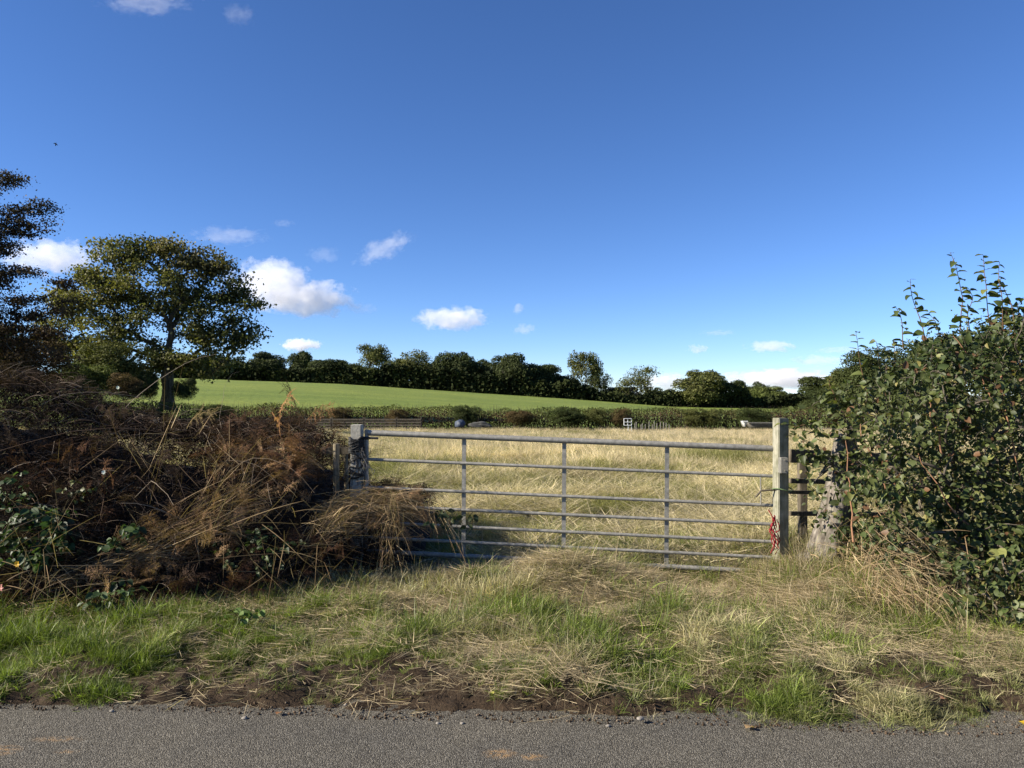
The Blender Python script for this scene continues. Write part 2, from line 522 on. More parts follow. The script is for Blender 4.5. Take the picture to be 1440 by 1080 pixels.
# ------------------------------------------------------------------ scatter (geometry nodes, only for what nobody could count)
def blades(rng, nb, L, Lv, W, radius, lean, curl, k=4, droop=0.0, mat_=None, name='tuft', flat=0.0):
    az = rng.uniform(0, 2 * math.pi, nb); r = radius * np.sqrt(rng.uniform(0, 1, nb))
    base = np.stack([r * np.cos(az), r * np.sin(az), np.full(nb, -0.015)], -1)
    a2 = az + rng.normal(0, 0.9, nb)
    h = np.stack([np.cos(a2), np.sin(a2), np.zeros(nb)], -1)
    ln = L * np.exp(rng.normal(0, Lv, nb))
    th = np.clip(np.abs(rng.normal(lean, lean * 0.6 + 0.05, nb)), 1.15 if flat else 0, 1.5)
    cu = rng.normal(curl, abs(curl) * 0.4 + 0.05, nb)
    P0 = base.copy(); pts = [P0]
    for i in range(k - 1):
        ang = np.clip(th + cu * (i + 0.5) / (k - 1), 0, 2.4)
        if flat: ang = np.clip(ang, 0, math.pi / 2 + 0.05)
        P0 = P0 + (h * np.sin(ang)[:, None] + np.array([0, 0, 1.0]) * np.cos(ang)[:, None]) * (ln / (k - 1))[:, None]
        pts.append(P0)
    Pt = np.stack(pts, 1)
    if flat: Pt[..., 2] = np.maximum(Pt[..., 2], 0.004 + 0.02 * rng.uniform(0, 1, (nb, 1)))
    w = W * np.array([0.8, 1.0, 0.75, 0.12] if k == 4 else [0.9, 1.0, 0.9, 0.6, 0.1])[None] * rng.uniform(0.6, 1.4, (nb, 1))
    side = norm(np.cross(h, np.array([0, 0, 1.0])) + 0.5 * rng.normal(size=(nb, 3)))
    V, Fc = ribbons(Pt, w / 2, side)
    v = np.repeat(rng.uniform(0, 1, nb), k * 2)
    return new_mesh(name, V, [Fc], v=v, mats=[mat_])


def scatter(name, variants, pos, rot, scl, tone, idx, **kw):
    """one object whose points carry a tuft or frond each"""
    me = bpy.data.meshes.new(name)
    me.vertices.add(len(pos)); me.vertices.foreach_set('co', np.asarray(pos, np.float32).ravel())
    for nm, ty, arr in (('rot', 'FLOAT_VECTOR', rot), ('scl', 'FLOAT', scl), ('tone', 'FLOAT_VECTOR', tone), ('idx', 'INT', idx)):
        a = me.attributes.new(nm, ty, 'POINT')
        a.data.foreach_set({'FLOAT_VECTOR': 'vector', 'FLOAT': 'value', 'INT': 'value'}[ty],
                           np.asarray(arr, np.int32 if ty == 'INT' else np.float32).ravel())
    o = link(name, me, kind='stuff', **kw)
    ng = bpy.data.node_groups.new(name, 'GeometryNodeTree')
    ng.interface.new_socket('Geometry', in_out='INPUT', socket_type='NodeSocketGeometry')
    ng.interface.new_socket('Geometry', in_out='OUTPUT', socket_type='NodeSocketGeometry')
    n, l = ng.nodes, ng.links
    gi = n.new('NodeGroupInput'); go = n.new('NodeGroupOutput')
    jn = n.new('GeometryNodeJoinGeometry')
    for vm in reversed(variants):
        so = bpy.data.objects.new(vm.name, vm)
        oi = n.new('GeometryNodeObjectInfo'); oi.inputs['Object'].default_value = so; oi.inputs['As Instance'].default_value = False
        g2 = n.new('GeometryNodeGeometryToInstance'); l.new(oi.outputs['Geometry'], g2.inputs[0]); l.new(g2.outputs[0], jn.inputs[0])
    def attr(nm, ty):
        a = n.new('GeometryNodeInputNamedAttribute'); a.data_type = ty; a.inputs['Name'].default_value = nm
        return a.outputs['Attribute']
    ip = n.new('GeometryNodeInstanceOnPoints'); ip.inputs['Pick Instance'].default_value = True
    l.new(gi.outputs[0], ip.inputs['Points']); l.new(jn.outputs[0], ip.inputs['Instance'])
    l.new(attr('idx', 'INT'), ip.inputs['Instance Index'])
    l.new(attr('scl', 'FLOAT'), ip.inputs['Scale'])
    e2 = n.new('FunctionNodeEulerToRotation'); l.new(attr('rot', 'FLOAT_VECTOR'), e2.inputs[0]); l.new(e2.outputs[0], ip.inputs['Rotation'])
    l.new(ip.outputs[0], go.inputs[0])
    md = o.modifiers.new('scatter', 'NODES'); md.node_group = ng
    return o


def tonemix(a, b, t): return np.asarray(a)[None] * (1 - t[:, None]) + np.asarray(b)[None] * t[:, None]


def uniq(rng, n, x0, x1, y0, y1):
    return rng.uniform(x0, x1, n), rng.uniform(y0, y1, n)


GREEN = (0.140, 0.185, 0.030); OLIVE = (0.155, 0.150, 0.042); DGREEN = (0.045, 0.085, 0.016)
STRAW = (0.45, 0.385, 0.235); TAN = (0.59, 0.485, 0.315); HAY = (0.28, 0.22, 0.135); BROWN = (0.15, 0.085, 0.04)


def blob(x, y, cx, cy, rx, ry): return np.exp(-((x - cx) / rx) ** 2 - ((y - cy) / ry) ** 2)


def thicket_front(x):
    """front edge of the overgrown bank left of the gate, depth of its foot"""
    x = np.asarray(x, float)
    return np.interp(x, [-9, -4.5, -3.2, -2.2, -1.6, -1.2, -0.8], [5.1, 5.15, 5.25, 5.5, 5.95, 6.3, 6.7]) + 0.15 * noise2(x * 2.1, x * 0, 61)


rng = np.random.default_rng(1)
green_v = [blades(rng, 40, 0.082, 0.4, 0.0036, 0.042, 0.5, 0.9, mat_=M_grass_i, name='green_tuft') for _ in range(5)]
straw_v = [blades(rng, 20, 0.125, 0.45, 0.0026, 0.09, 1.2, 0.35, mat_=M_straw_i, name='straw_tuft', flat=1.0) for _ in range(5)]
tall_v = [blades(rng, 26, 0.24, 0.3, 0.004, 0.09, 0.30, 0.8, k=5, mat_=M_straw_i, name='tall_tuft') for _ in range(4)]

# verge grass
x, y = uniq(rng, 90000, -5.6, 5.2, 3.6, 8.2)
e = edge_y(x); d = y - e
patch = fbm(x * 1.7, y * 1.7, 41, 3)
clump = sstep(-0.25, 0.25, fbm(x * 6.5, y * 6.5, 42, 3))
dens = sstep(0.06, 0.36, d + 0.30 * patch) * (0.24 + 1.0 * sstep(-0.3, 0.3, patch))
left = blob(x, y, -3.1, 4.75, 1.7, 0.75); rightg = blob(x, y, 2.7, 5.3, 1.0, 1.1); mid = blob(x, y, 0.3, 5.6, 1.2, 1.0)
low = blob(x, y, 2.3, 3.72, 1.3, 0.22)
dens = np.clip(dens * (0.42 + 0.9 * left + 0.6 * rightg + 0.45 * mid) + 0.8 * low * (d > 0.03), 0, 1)
dens *= 1 - 0.6 * blob(x, y, -1.5, 4.0, 0.20, 0.12)
dens *= 1 - 0.92 * np.exp(-((d - 0.12) / 0.24) ** 2) * sstep(-0.75, -0.3, x) * (1 - sstep(1.0, 1.35, x))
dens *= 1 - 0.8 * (y > thicket_front(x) + 0.25) * (x < -0.9)
dens = np.clip(dens + 0.40 * sstep(0.10, 0.38, d) * (x < -0.75) * (1 - blob(x, y, -1.5, 4.05, 0.3, 0.18)), 0, 1)
dens *= 0.25 + 0.9 * clump
openp = np.exp(-((x - 1.55) / 0.5) ** 4 - ((y - 6.15) / 0.55) ** 4); dens *= 1 - 0.75 * openp
keep = rng.uniform(0, 1, len(x)) < dens
x, y, patch, left, rightg, d, clump = (a[keep] for a in (x, y, patch, left, rightg, d, clump))
N = len(x)
dry = np.clip(0.36 + 1.9 * fbm(x * 2.6, y * 2.6, 43, 3) - 1.15 * left - 0.45 * rightg + rng.normal(0, 0.16, N), 0, 1)
tone = tonemix(GREEN, STRAW, dry ** 1.4 * 0.85) * rng.uniform(0.55, 1.35, (N, 1)) * (1 + 0.5 * fbm(x * 3.3, y * 3.3, 45, 3)[:, None])
sc = np.clip(0.55 + 0.35 * sstep(0.2, 1.2, d) + 0.5 * patch, 0.3, 1.3) * rng.uniform(0.7, 1.3, N) * (0.64 + 0.42 * clump) + 0.14 * left
rot = np.stack([rng.normal(0, 0.22, N), rng.normal(0, 0.22, N), rng.uniform(0, 6.3, N)], -1)
scatter('verge_grass', green_v, np.stack([x, y, ground(x, y)], -1), rot, sc, tone, rng.integers(0, 5, N),
        label='mixed green and drying grass growing on the verge between road and gate', cat='grass')

# cut and flattened straw lying over the verge and in front of the gate
x, y = uniq(rng, 56000, -4.6, 5.0, 3.7, 8.0)
d = y - edge_y(x)
pt = fbm(x * 1.3, y * 1.9, 47, 3)
dens = np.clip((0.22 + 0.55 * sstep(-0.05, 0.35, pt)) * (0.16 + 0.84 * sstep(0.45, 0.95, d)) * sstep(0.0, 0.2, d), 0, 1)
dens = dens * 0.8 * (1 - 0.97 * blob(x, y, -3.1, 4.65, 1.9, 0.75)) + 0.45 * blob(x, y, -0.4, 5.9, 1.2, 0.8) + 0.9 * blob(x, y, 1.6, 6.1, 0.8, 0.6) + 0.3 * blob(x, y, 0.2, 4.05, 0.5, 0.12)
keep = rng.uniform(0, 1, len(x)) < dens
x, y = x[keep], y[keep]; N = len(x)
tone = tonemix((0.60, 0.49, 0.30), HAY, rng.uniform(0, 1, N)) * rng.uniform(0.6, 1.15, (N, 1))
rot = np.stack([rng.normal(0, 0.12, N), rng.normal(0, 0.12, N), rng.uniform(0, 6.3, N)], -1)
scatter('flattened_straw', straw_v, np.stack([x, y, ground(x, y) + rng.uniform(0.0, 0.045, N)], -1), rot, rng.uniform(0.5, 1.15, N), tone, rng.integers(0, 5, N),
        label='loose pale straw lying flat over the verge and gateway', cat='straw')

# tall dry grass by the right post and under the shrub, on the hump before the gate
x, y = uniq(rng, 15000, -4.8, 5.2, 3.9, 8.6)
dens = 0.8 * blob(x, y, 2.5, 6.25, 0.32, 0.4) + 0.9 * blob(x, y, 3.05, 5.6, 0.55, 0.40) + 0.8 * blob(x, y, 0.55, 6.3, 0.24, 0.18) + 0.35 * blob(x, y, 4.0, 5.1, 1.1, 0.35) + 0.5 * blob(x, y, 2.9, 7.0, 1.0, 0.4) + 0.03 * blob(x, y, 1.9, 5.3, 1.2, 0.6) + 0.022 * sstep(0.3, 0.8, y - edge_y(x)) * (y < thicket_front(x) + 0.2) * sstep(-0.1, 0.3, fbm(x * 1.2, y * 1.2, 49, 3))
dens *= 1 - np.exp(-((x - 1.5) / 0.5) ** 4 - ((y - 6.0) / 0.7) ** 4)
keep = rng.uniform(0, 1, len(x)) < dens
x, y = x[keep], y[keep]; N = len(x)
g = rng.uniform(0, 1, N) < np.where(x > 1.8, 0.38, 0.7)
tone = np.where(g[:, None], tonemix(OLIVE, GREEN, rng.uniform(0, 1, N)) * 1.25, tonemix(STRAW, HAY, rng.uniform(0, 1, N))) * rng.uniform(0.7, 1.2, (N, 1))
rot = np.stack([rng.normal(0, 0.25, N), rng.normal(0, 0.25, N), rng.uniform(0, 6.3, N)], -1)
scatter('tall_dry_grass', tall_v, np.stack([x, y, ground(x, y)], -1), rot, rng.uniform(0.5, 1.0, N) * np.where(x < 2.0, 0.75, 1.0), tone, rng.integers(0, 4, N),
        label='tall dry grass round the gate foot and the shrub on the right', cat='grass')

# meadow: lodged straw coloured grass with green showing through
mea_v = [blades(rng, 44, 0.36, 0.3, 0.0055, 0.17, 0.55, 1.0, k=5, mat_=M_straw_i, name='meadow_tuft') for _ in range(5)]
lodge_v = [blades(rng, 40, 0.30, 0.35, 0.0040, 0.20, 1.25, 0.3, k=5, mat_=M_straw_i, name='lodged_tuft', flat=1.0) for _ in range(4)]
meag_v = [blades(rng, 46, 0.22, 0.3, 0.0050, 0.17, 0.4, 0.8, mat_=M_grass_i, name='meadow_green') for _ in range(3)]


def meadow(n, y0, y1, smin, smax, seed, name, label):
    rng = np.random.default_rng(seed)
    yy = np.sqrt(rng.uniform(y0 ** 2, y1 ** 2, n)); xx = rng.uniform(-0.78, 0.78, n) * yy
    keep = (yy > gate_y(xx) + 0.25) & ~((xx < -1.9) & (yy < 8.6))
    # mown or trampled band right behind the gate keeps short
    xx, yy = xx[keep], yy[keep]; n = len(xx)
    pt = fbm(xx * 0.45, yy * 0.45, 51, 3); pf = fbm(xx * 0.11, yy * 0.2, 53, 3)
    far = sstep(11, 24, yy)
    pg = fbm(xx * 0.8 + 3, yy * 1.2, 54, 3)
    green = rng.uniform(0, 1, n) < np.clip(0.72 - 1.2 * pt - 2.4 * pg - 0.62 * far - 0.5 * pf, 0.02, 0.92)
    drop = (~green) & (pg < -0.02) & (yy < 30) & (rng.uniform(0, 1, n) < 0.72)
    xx, yy, pt, pf, far, green = (q[~drop] for q in (xx, yy, pt, pf, far, green)); n = len(xx)
    flow = 2.6 * fbm(xx * 0.35, yy * 0.35, 55, 2) + 0.3
    lean = 0.40 + 0.75 * sstep(-0.3, 0.4, fbm(xx * 0.5 + 9, yy * 0.5, 57, 2)) * (1 - 0.6 * far) + rng.normal(0, 0.1, n)
    # tilt toward the flow direction
    ax = -np.sin(flow); ay = np.cos(flow)
    rz = rng.uniform(0, 6.3, n)
    eul = []
    for a, b, t, r in zip(ax, ay, lean, rz):
        q = Matrix.Rotation(t, 3, Vector((a, b, 0))) @ Matrix.Rotation(r, 3, 'Z')
        eul.append(q.to_euler()[:])
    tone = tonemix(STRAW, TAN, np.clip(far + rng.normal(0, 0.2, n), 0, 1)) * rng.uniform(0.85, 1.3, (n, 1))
    tone = tone * (1 + 0.55 * fbm(xx * 0.8, yy * 1.1, 59, 3)[:, None])
    tone[green] = (tonemix(OLIVE, (0.30, 0.29, 0.10), rng.uniform(0, 1, n)) * rng.uniform(0.6, 1.25, (n, 1)))[green]
    sc = rng.uniform(smin, smax, n) * np.where(green, 1.12, 1.0) * (0.38 + 0.5 * sstep(8, 20, yy) + 0.3 * pt)
    idx = np.where(green, rng.integers(5, 8, n), rng.integers(0, 5, n))
    lod = (rng.uniform(0, 1, n) < 0.72 * (1 - sstep(14, 22, yy))) & ~green
    idx[lod] = rng.integers(8, 12, n)[lod]; eul = np.array(eul)
    eul[lod] = np.stack([rng.normal(0, 0.22, n), rng.normal(0, 0.22, n), rz], -1)[lod]; sc = np.where(lod, rng.uniform(0.7, 1.3, n), sc)
    scatter(name, mea_v + meag_v + lodge_v, np.stack([xx, yy, ground(xx, yy)], -1), np.array(eul), sc, tone, idx, label=label, cat='grass')


meadow(42000, 6.7, 22, 0.7, 1.15, 7, 'meadow_grass', 'windblown straw coloured grass lying in swirls over the meadow behind the gate')
meadow(34000, 22, 57, 0.55, 0.95, 8, 'far_meadow_grass', 'pale upright dry grass of the far meadow in front of the long hedge')

# ------------------------------------------------------------------ gate
TL, TR = P(518, 608.6, 6.85), P(1092, 631, 6.55)
BL, BR = P(517, 775, 6.85), P(1091, 804.6, 6.55)
gate = empty('field_gate', 'long galvanised seven bar field gate hanging slightly low towards the right', 'gate', (TL.x, TL.y, 0.0))
fr = [0, 0.224, 0.462, 0.614, 0.756, 0.883, 1.0]
gn = Vector((TR.y - TL.y, -(TR.x - TL.x), 0)).normalized()      # horizontal, towards the road
for i, f in enumerate(fr):
    a = TL.lerp(BL, f); b = TR.lerp(BR, f)
    r = 0.0265 if i == 0 else (0.021 if i == 6 else 0.0145)
    under(capped(a, b, r, r, 14, 'rail', M_metal, segs=6), gate)
for px in (657, 800, 943.5):
    t = (px - 518) / 574
    a = TL.lerp(TR, t); b = BL.lerp(BR, t)
    dx = (b - a).normalized()
    o = bbox_obj('upright', -0.019, 0.019, -0.003, 0.003, 0.0, (b - a).length - 0.03, M_metal, bevel=0.001)
    # flat bar stands behind the rails
    M = Matrix((gn.cross(dx).normalized(), gn, dx)).transposed().to_4x4()
    M.translation = a - gn * 0.0185 + dx * 0.02
    o.data.transform(M); under(o, gate)
for t, nm in ((-0.004, 'end_stile'), (1.004, 'end_stile')):
    a = TL.lerp(TR, t); b = BL.lerp(BR, t)
    under(capped(a + (a - b).normalized() * 0.03, b, 0.019, 0.019, 12, nm, M_metal), gate)
# hinge eye on the left stile, spring latch on the right
hp = P(519, 616, 6.83)
under(capped(hp, hp + Vector((0.085, -0.01, 0.0)), 0.011, 0.011, 8, 'hinge_bolt', M_black), gate)
under(capped(hp + Vector((-0.10, 0.0, 0.0)), hp, 0.014, 0.014, 8, 'hinge_pin', M_black), gate)
ra, rb = P(1069.5, 671, 6.53), P(1070, 709, 6.53)
under(capped(ra, rb, 0.006, 0.006, 8, 'latch_rod', M_metal), gate)
la, lb = P(1070, 690, 6.51), P(1094, 688.5, 6.50)
under(capped(la, lb, 0.009, 0.009, 8, 'latch_arm', M_wood), gate)
under(capped(P(1063, 698.5, 6.50), la, 0.008, 0.009, 8, 'latch_handle', M_wood), gate)

# right hand gate post with its catch box and twine
gp = P(1102.5, 700, 6.46)
gz = float(ground(gp.x, gp.y))
rp = empty('gate_post', 'pale square post at the latch end of the gate with a small metal box', 'post', (gp.x, gp.y, gz))
top = P(1102, 588, 6.46).z
o = bbox_obj('post', gp.x - 0.050, gp.x + 0.050, gp.y, gp.y + 0.10, gz - 0.3, top, M_post, bevel=0.006)
o.data.transform(Matrix.Translation(gp) @ Matrix.Rotation(math.radians(14), 4, 'Z') @ Matrix.Rotation(math.radians(0.4), 4, 'Y') @ Matrix.Translation(-gp)); under(o, rp)
bx = P(1101, 654, 6.43)
o = bbox_obj('catch_box', bx.x - 0.034, bx.x + 0.030, bx.y - 0.045, bx.y + 0.02, bx.z - 0.067, bx.z + 0.067, M_metal, bevel=0.004); under(o, rp)
for dz in (-0.045, 0.045):
    under(capped(Vector((bx.x, bx.y - 0.050, bx.z + dz)), Vector((bx.x, bx.y - 0.044, bx.z + dz)), 0.007, 0.007, 8, 'screw_head', M_metal), rp)


def strands(name, starts, ends, sag, r, m, segs=8, seed=0, wob=0.01):
    rng = np.random.default_rng(seed); A = np.array(starts, float); B = np.array(ends, float)
    t = np.linspace(0, 1, segs)[None, :, None]
    Pt = A[:, None] * (1 - t) + B[:, None] * t
    Pt[..., 2] -= 4 * sag * (t * (1 - t))[..., 0]
    Pt += rng.normal(0, wob, Pt.shape) * (t * (1 - t) * 4)
    V, F = tubes(Pt, np.full(Pt.shape[:2], r), 5)
    return new_mesh(name, V, [F], smooth=True, mats=[m])


# green twine round the post: a loop that stands clear of it
c = Vector((gp.x, gp.y + 0.05, P(1102, 690, 6.4).z)); lp = []
for k in range(13):
    a = k / 12 * 2 * math.pi; lp.append(c + Vector((0.085 * math.cos(a), 0.085 * math.sin(a), 0.012 * math.sin(a * 2))))
V, F = tubes(np.array([[list(p) for p in lp]]), np.full((1, 13), 0.005), 6)
o = link('twine_loop', new_mesh('twine_loop', V, [F], smooth=True, mats=[M_green_twine]), label='thin green twine looped round the pale post at latch height', cat='twine')
# red twine hanging between gate end and post
g = Geo(); rg = np.random.default_rng(5)
for k in range(9):
    a = np.array(P(1087 + rg.uniform(-2, 6), 726 + rg.uniform(-8, 6), 6.42)); b = np.array(P(1088 + rg.uniform(-3, 11), 772 + rg.uniform(-14, 10), 6.40))
    t = np.linspace(0, 1, 9)[:, None]; Pt = a * (1 - t) + b * t + rg.normal(0, 0.011, (9, 3)) + np.array([[0.02 * math.sin(7 * q + k), 0, 0] for q in t[:, 0]])
    V, F = tubes(Pt[None], np.full((1, 9), 0.0048), 5); g.add(V, F)
link('red_twine', g.mesh('red_twine', M_red, True), label='tangle of red twine hanging between the gate end and the pale post', cat='twine')

# left hand gate post bound with dark wrapping and netting
lp_ = P(500, 640, 6.80); gz = float(ground(lp_.x, lp_.y))
lpo = empty('gate_post', 'rough pale concrete post at the hinge end bound with black strapping', 'post', (lp_.x, lp_.y, gz))
zt = P(500, 597.5, 6.8).z
o = bbox_obj('post', lp_.x - 0.047, lp_.x + 0.047, lp_.y, lp_.y + 0.13, gz - 0.3, zt, M_conc, bevel=0.004); under(o, lpo)
g = Geo(); rg = np.random.default_rng(6)
for k in range(26):
    zc = P(500, 619 + rg.uniform(-4, 10) + (k > 14) * rg.uniform(0, 60), 6.8).z; tilt = rg.normal(0, 0.10); ph = rg.uniform(0, 6)
    pts = []
    for q in range(17):
        a = q / 16 * 2 * math.pi
        cx = np.clip(math.cos(a) * 1.35, -1, 1) * (0.056 + 0.006 * rg.uniform()); cy = np.clip(math.sin(a) * 1.35, -1, 1) * (0.074 + 0.006 * rg.uniform())
        pts.append((lp_.x + cx, lp_.y + 0.065 + cy, zc + tilt * cx * 2.5 + 0.01 * math.sin(3 * a + ph)))
    V, F = tubes(np.array([pts]), np.full((1, 17), rg.uniform(0.004, 0.011)), 5); g.add(V, F)
under(link('strapping', g.mesh('strapping', M_black, True), kind='stuff'), lpo)
g = Geo()
for k in range(60):
    a = np.array(P(494 + rg.uniform(0, 20), 618 + rg.uniform(0, 30), 6.79)); b = a + np.array([rg.normal(0, 0.05), rg.uniform(-0.01, 0.12), -rg.uniform(0.05, 0.30)])
    t = np.linspace(0, 1, 6)[:, None]; Pt = a * (1 - t) + b * t + rg.normal(0, 0.008, (6, 3)); Pt[:, 1] = np.minimum(Pt[:, 1], lp_.y - 0.006) if k % 2 else Pt[:, 1]
    V, F = tubes(Pt[None], np.full((1, 6), 0.0025), 3); g.add(V, F, (0.2, 0.19, 0.18) if k % 3 else (0.03, 0.03, 0.03))
under(link('dead_stems', g.mesh('dead_stems', M_twig, True), kind='stuff'), lpo)

# round stakes left of that post
for (px, y0, Y, r, lab, lean) in ((473, 624, 6.95, 0.031, 'taller round wooden stake beside the concrete hinge post', 0.4),
                                  (486, 634, 7.15, 0.022, 'thin short stake between the tall stake and the concrete hinge post', 2.0)):
    a = P(px, y0, Y); gz = float(ground(a.x, a.y))
    st = empty('fence_stake', lab, 'stake', (a.x, a.y, gz))
    under(capped((a.x + math.tan(math.radians(lean)) * 0.9, a.y, gz - 0.2), a, r, r * 0.95, 12, 'shaft', M_wood2, segs=5, wob=0.002, seed=px), st)
o = bbox_obj('cross_rail', -0.27, 0.0, 0, 0.03, -0.035, 0.035, M_wood, bevel=0.004)
o.data.transform(Matrix.Translation(P(492, 634, 7.05)))
o['label'] = 'short dark rail fixed across behind the two round stakes'; o['category'] = 'rail'

# post and rail fence to the right of the latch post
ff = empty('rail_fence', 'old dark post and rail fence running right from the pale latch post', 'fence', tuple(P(1112, 780, 6.9)))
for (p0, p1, Y0, Y1, h0, nm) in (((1110, 641), (1270, 647), 6.72, 7.3, 0.06, 'fence_rail'), ((1110, 676), (1270, 680), 6.78, 7.3, 0.022, 'fence_rail'), ((1110, 692), (1270, 694), 6.78, 7.3, 0.016, 'fence_rail'), ((1110, 722), (1270, 724), 6.78, 7.3, 0.02, 'fence_rail')):
    a, b = P(*p0, Y0), P(*p1, Y1); d = (b - a)
    o = bbox_obj(nm, 0, d.length, -0.018, 0.018, -h0, h0, M_wood, bevel=0.004)
    o.data.transform(Matrix.Translation(a) @ d.to_track_quat('X', 'Z').to_matrix().to_4x4()); under(o, ff)
for px, Y, w in ((1130, 6.92, 0.035), (1262, 7.45, 0.05)):
    a = P(px, 632, Y); gz = float(ground(a.x, a.y))
    under(bbox_obj('fence_post', a.x - w, a.x + w, a.y, a.y + 2 * w, gz - 0.2, a.z, M_wood, bevel=0.005), ff)


# leaning dead stump right of the fence
def stump():
    rg = np.random.default_rng(9); k, sd_ = 26, 26
    a = np.array(P(1156, 800, 6.25)); b = np.array(P(1193, 608, 6.38)); V = []
    for i in range(k):
        t = i / (k - 1); c = a * (1 - t) + b * t + np.array([0.03 * math.sin(4 * t), 0, 0])
        for j in range(sd_):
            an = 2 * math.pi * j / sd_
            r = (0.15 - 0.07 * t) * (1 + 0.22 * math.sin(an * 3 + 2 * t) + 0.20 * float(noise2(j * 0.9, i * 0.12, 3)) + 0.28 * (abs(math.sin(an * 5.5 + 1.5 * t)) - 0.6) * 0.6) * (1.35 if t < 0.1 else 1)
            z = c[2] + (0.16 * float(noise2(j * 0.8, 3.3, 8)) - 0.02 if i == k - 1 else 0)
            V.append((c[0] + r * math.cos(an), c[1] + r * math.sin(an) * 0.9, z))
    V.append(tuple(b - np.array([0, 0, 0.12])))
    F = [(i * sd_ + j, i * sd_ + (j + 1) % sd_, (i + 1) * sd_ + (j + 1) % sd_, (i + 1) * sd_ + j) for i in range(k - 1) for j in range(sd_)]
    T = [((k - 1) * sd_ + j, (k - 1) * sd_ + (j + 1) % sd_, k * sd_) for j in range(sd_)]
    return new_mesh('tree_stump', np.array(V), [np.array(T), np.array(F)], smooth=True, mats=[M_stump])


st = empty('tree_stump', 'bleached leaning dead trunk half covered by shrub leaves beside the fence', 'tree stump', tuple(P(1156, 800, 6.25)))
under(link('trunk', stump()), st)
for (p0, p1, r) in (((1175, 640), (1152, 668), 0.022), ((1182, 625), (1196, 603), 0.025), ((1170, 655), (1146, 676), 0.012)):
    under(capped(P(*p0, 6.32), P(*p1, 6.18), r, r * 0.35, 9, 'broken_branch', M_stump, segs=4, wob=0.004, seed=int(r * 1e4)), st)

# ------------------------------------------------------------------ leaf templates
def leaf_template(kind='oval', fold=0.25, curl=0.15, n=5):
    """leaf along +Y from 0 to 1, width in X, normal +Z"""
    ys = np.linspace(0, 1, n)
    if kind == 'oval': w = 0.36 * np.sin(math.pi * ys ** 0.8) ** 0.75
    elif kind == 'bramble': w = 0.33 * np.sin(math.pi * ys ** 0.75) ** 0.8
    else: w = 0.2 * np.sin(math.pi * ys)
    w[0] = 0.015; w[-1] = 0.004
    mid = np.stack([0 * ys, ys, -curl * ys ** 2], -1)
    L = mid + np.stack([-w, 0.03 * np.sin(ys * 9), fold * w + 0.03 * np.sin(ys * 11)], -1)
    R = mid + np.stack([w, 0.03 * np.cos(ys * 8), fold * w + 0.03 * np.cos(ys * 13)], -1)
    V = np.concatenate([mid, L, R]); i = np.arange(n - 1)
    F = np.concatenate([np.stack([i + n, i, i + 1, i + n + 1], -1), np.stack([i, i + 2 * n, i + 2 * n + 1, i + 1], -1)])
    return V, F


QUADV = np.array([(0, 0, 0), (-0.38, 0.45, 0.10), (0, 1, -0.08), (0.38, 0.5, 0.10)], float)
QUADF = np.array([(0, 1, 2), (0, 2, 3)])


# ------------------------------------------------------------------ trees
def grow(nodes, trunk, alpha=0.35, up=0.0):
    """joins the nodes into a branching skeleton that starts at the trunk chain"""
    pts = [np.array(t, float) for t in trunk]; par = [-1] + list(range(len(trunk) - 1)); path = [0.0]
    for i in range(1, len(pts)): path.append(path[-1] + np.linalg.norm(pts[i] - pts[i - 1]) * 0.5)
    first = max(1, len(trunk) // 2)
    nd = np.array(nodes, float); best = np.full(len(nd), 1e9); bi = np.zeros(len(nd), int); done = np.zeros(len(nd), bool)
    def upd(j):
        d = np.linalg.norm(nd - pts[j], axis=1); below = np.maximum(0, pts[j][2] - nd[:, 2])
        c = d + alpha * path[j] + up * below
        m = (c < best) & ~done; best[m] = c[m]; bi[m] = j
    for j in range(first, len(pts)): upd(j)
    for _ in range(len(nd)):
        i = int(np.argmin(np.where(done, 1e9, best))); done[i] = True
        pts.append(nd[i]); par.append(int(bi[i])); path.append(path[bi[i]] + np.linalg.norm(nd[i] - pts[bi[i]]))
        upd(len(pts) - 1)
    pts = np.array(pts); par = np.array(par)
    cnt = np.ones(len(pts))
    for i in range(len(pts) - 1, 0, -1): cnt[par[i]] += cnt[i]
    return pts, par, cnt


def skeleton_mesh(name, pts, par, cnt, r_tip, expo, m, rng, wig=0.08, rmax=9.0, flare=1.25, sides=7):
    g = Geo(); r = np.minimum(r_tip * cnt ** expo, rmax)
    idx = np.arange(1, len(pts)); a = pts[par[idx]]; b = pts[idx]; L = np.linalg.norm(b - a, axis=1)
    ra = np.minimum(r[par[idx]], r[idx] * 1.35); rb = r[idx]
    for lo, hi, sd_ in ((0, rmax * 0.12, 3), (rmax * 0.12, 99, sides)):
        q = (rb >= lo) & (rb < hi)
        if not q.any(): continue
        A, B, l_ = a[q], b[q], L[q]; t = np.linspace(0, 1, 5)[None, :, None]
        Pt = A[:, None] * (1 - t) + B[:, None] * t
        off = rng.normal(0, 1, (len(A), 3)) * l_[:, None] * wig
        Pt = Pt + off[:, None] * np.sin(t * math.pi)
        R = ra[q][:, None] * (1 - t[..., 0]) + rb[q][:, None] * t[..., 0]
        V, F = tubes(Pt, R, sd_); g.add(V, F, (0.10, 0.085, 0.065), 0.5)
    return g.mesh(name, m, True)


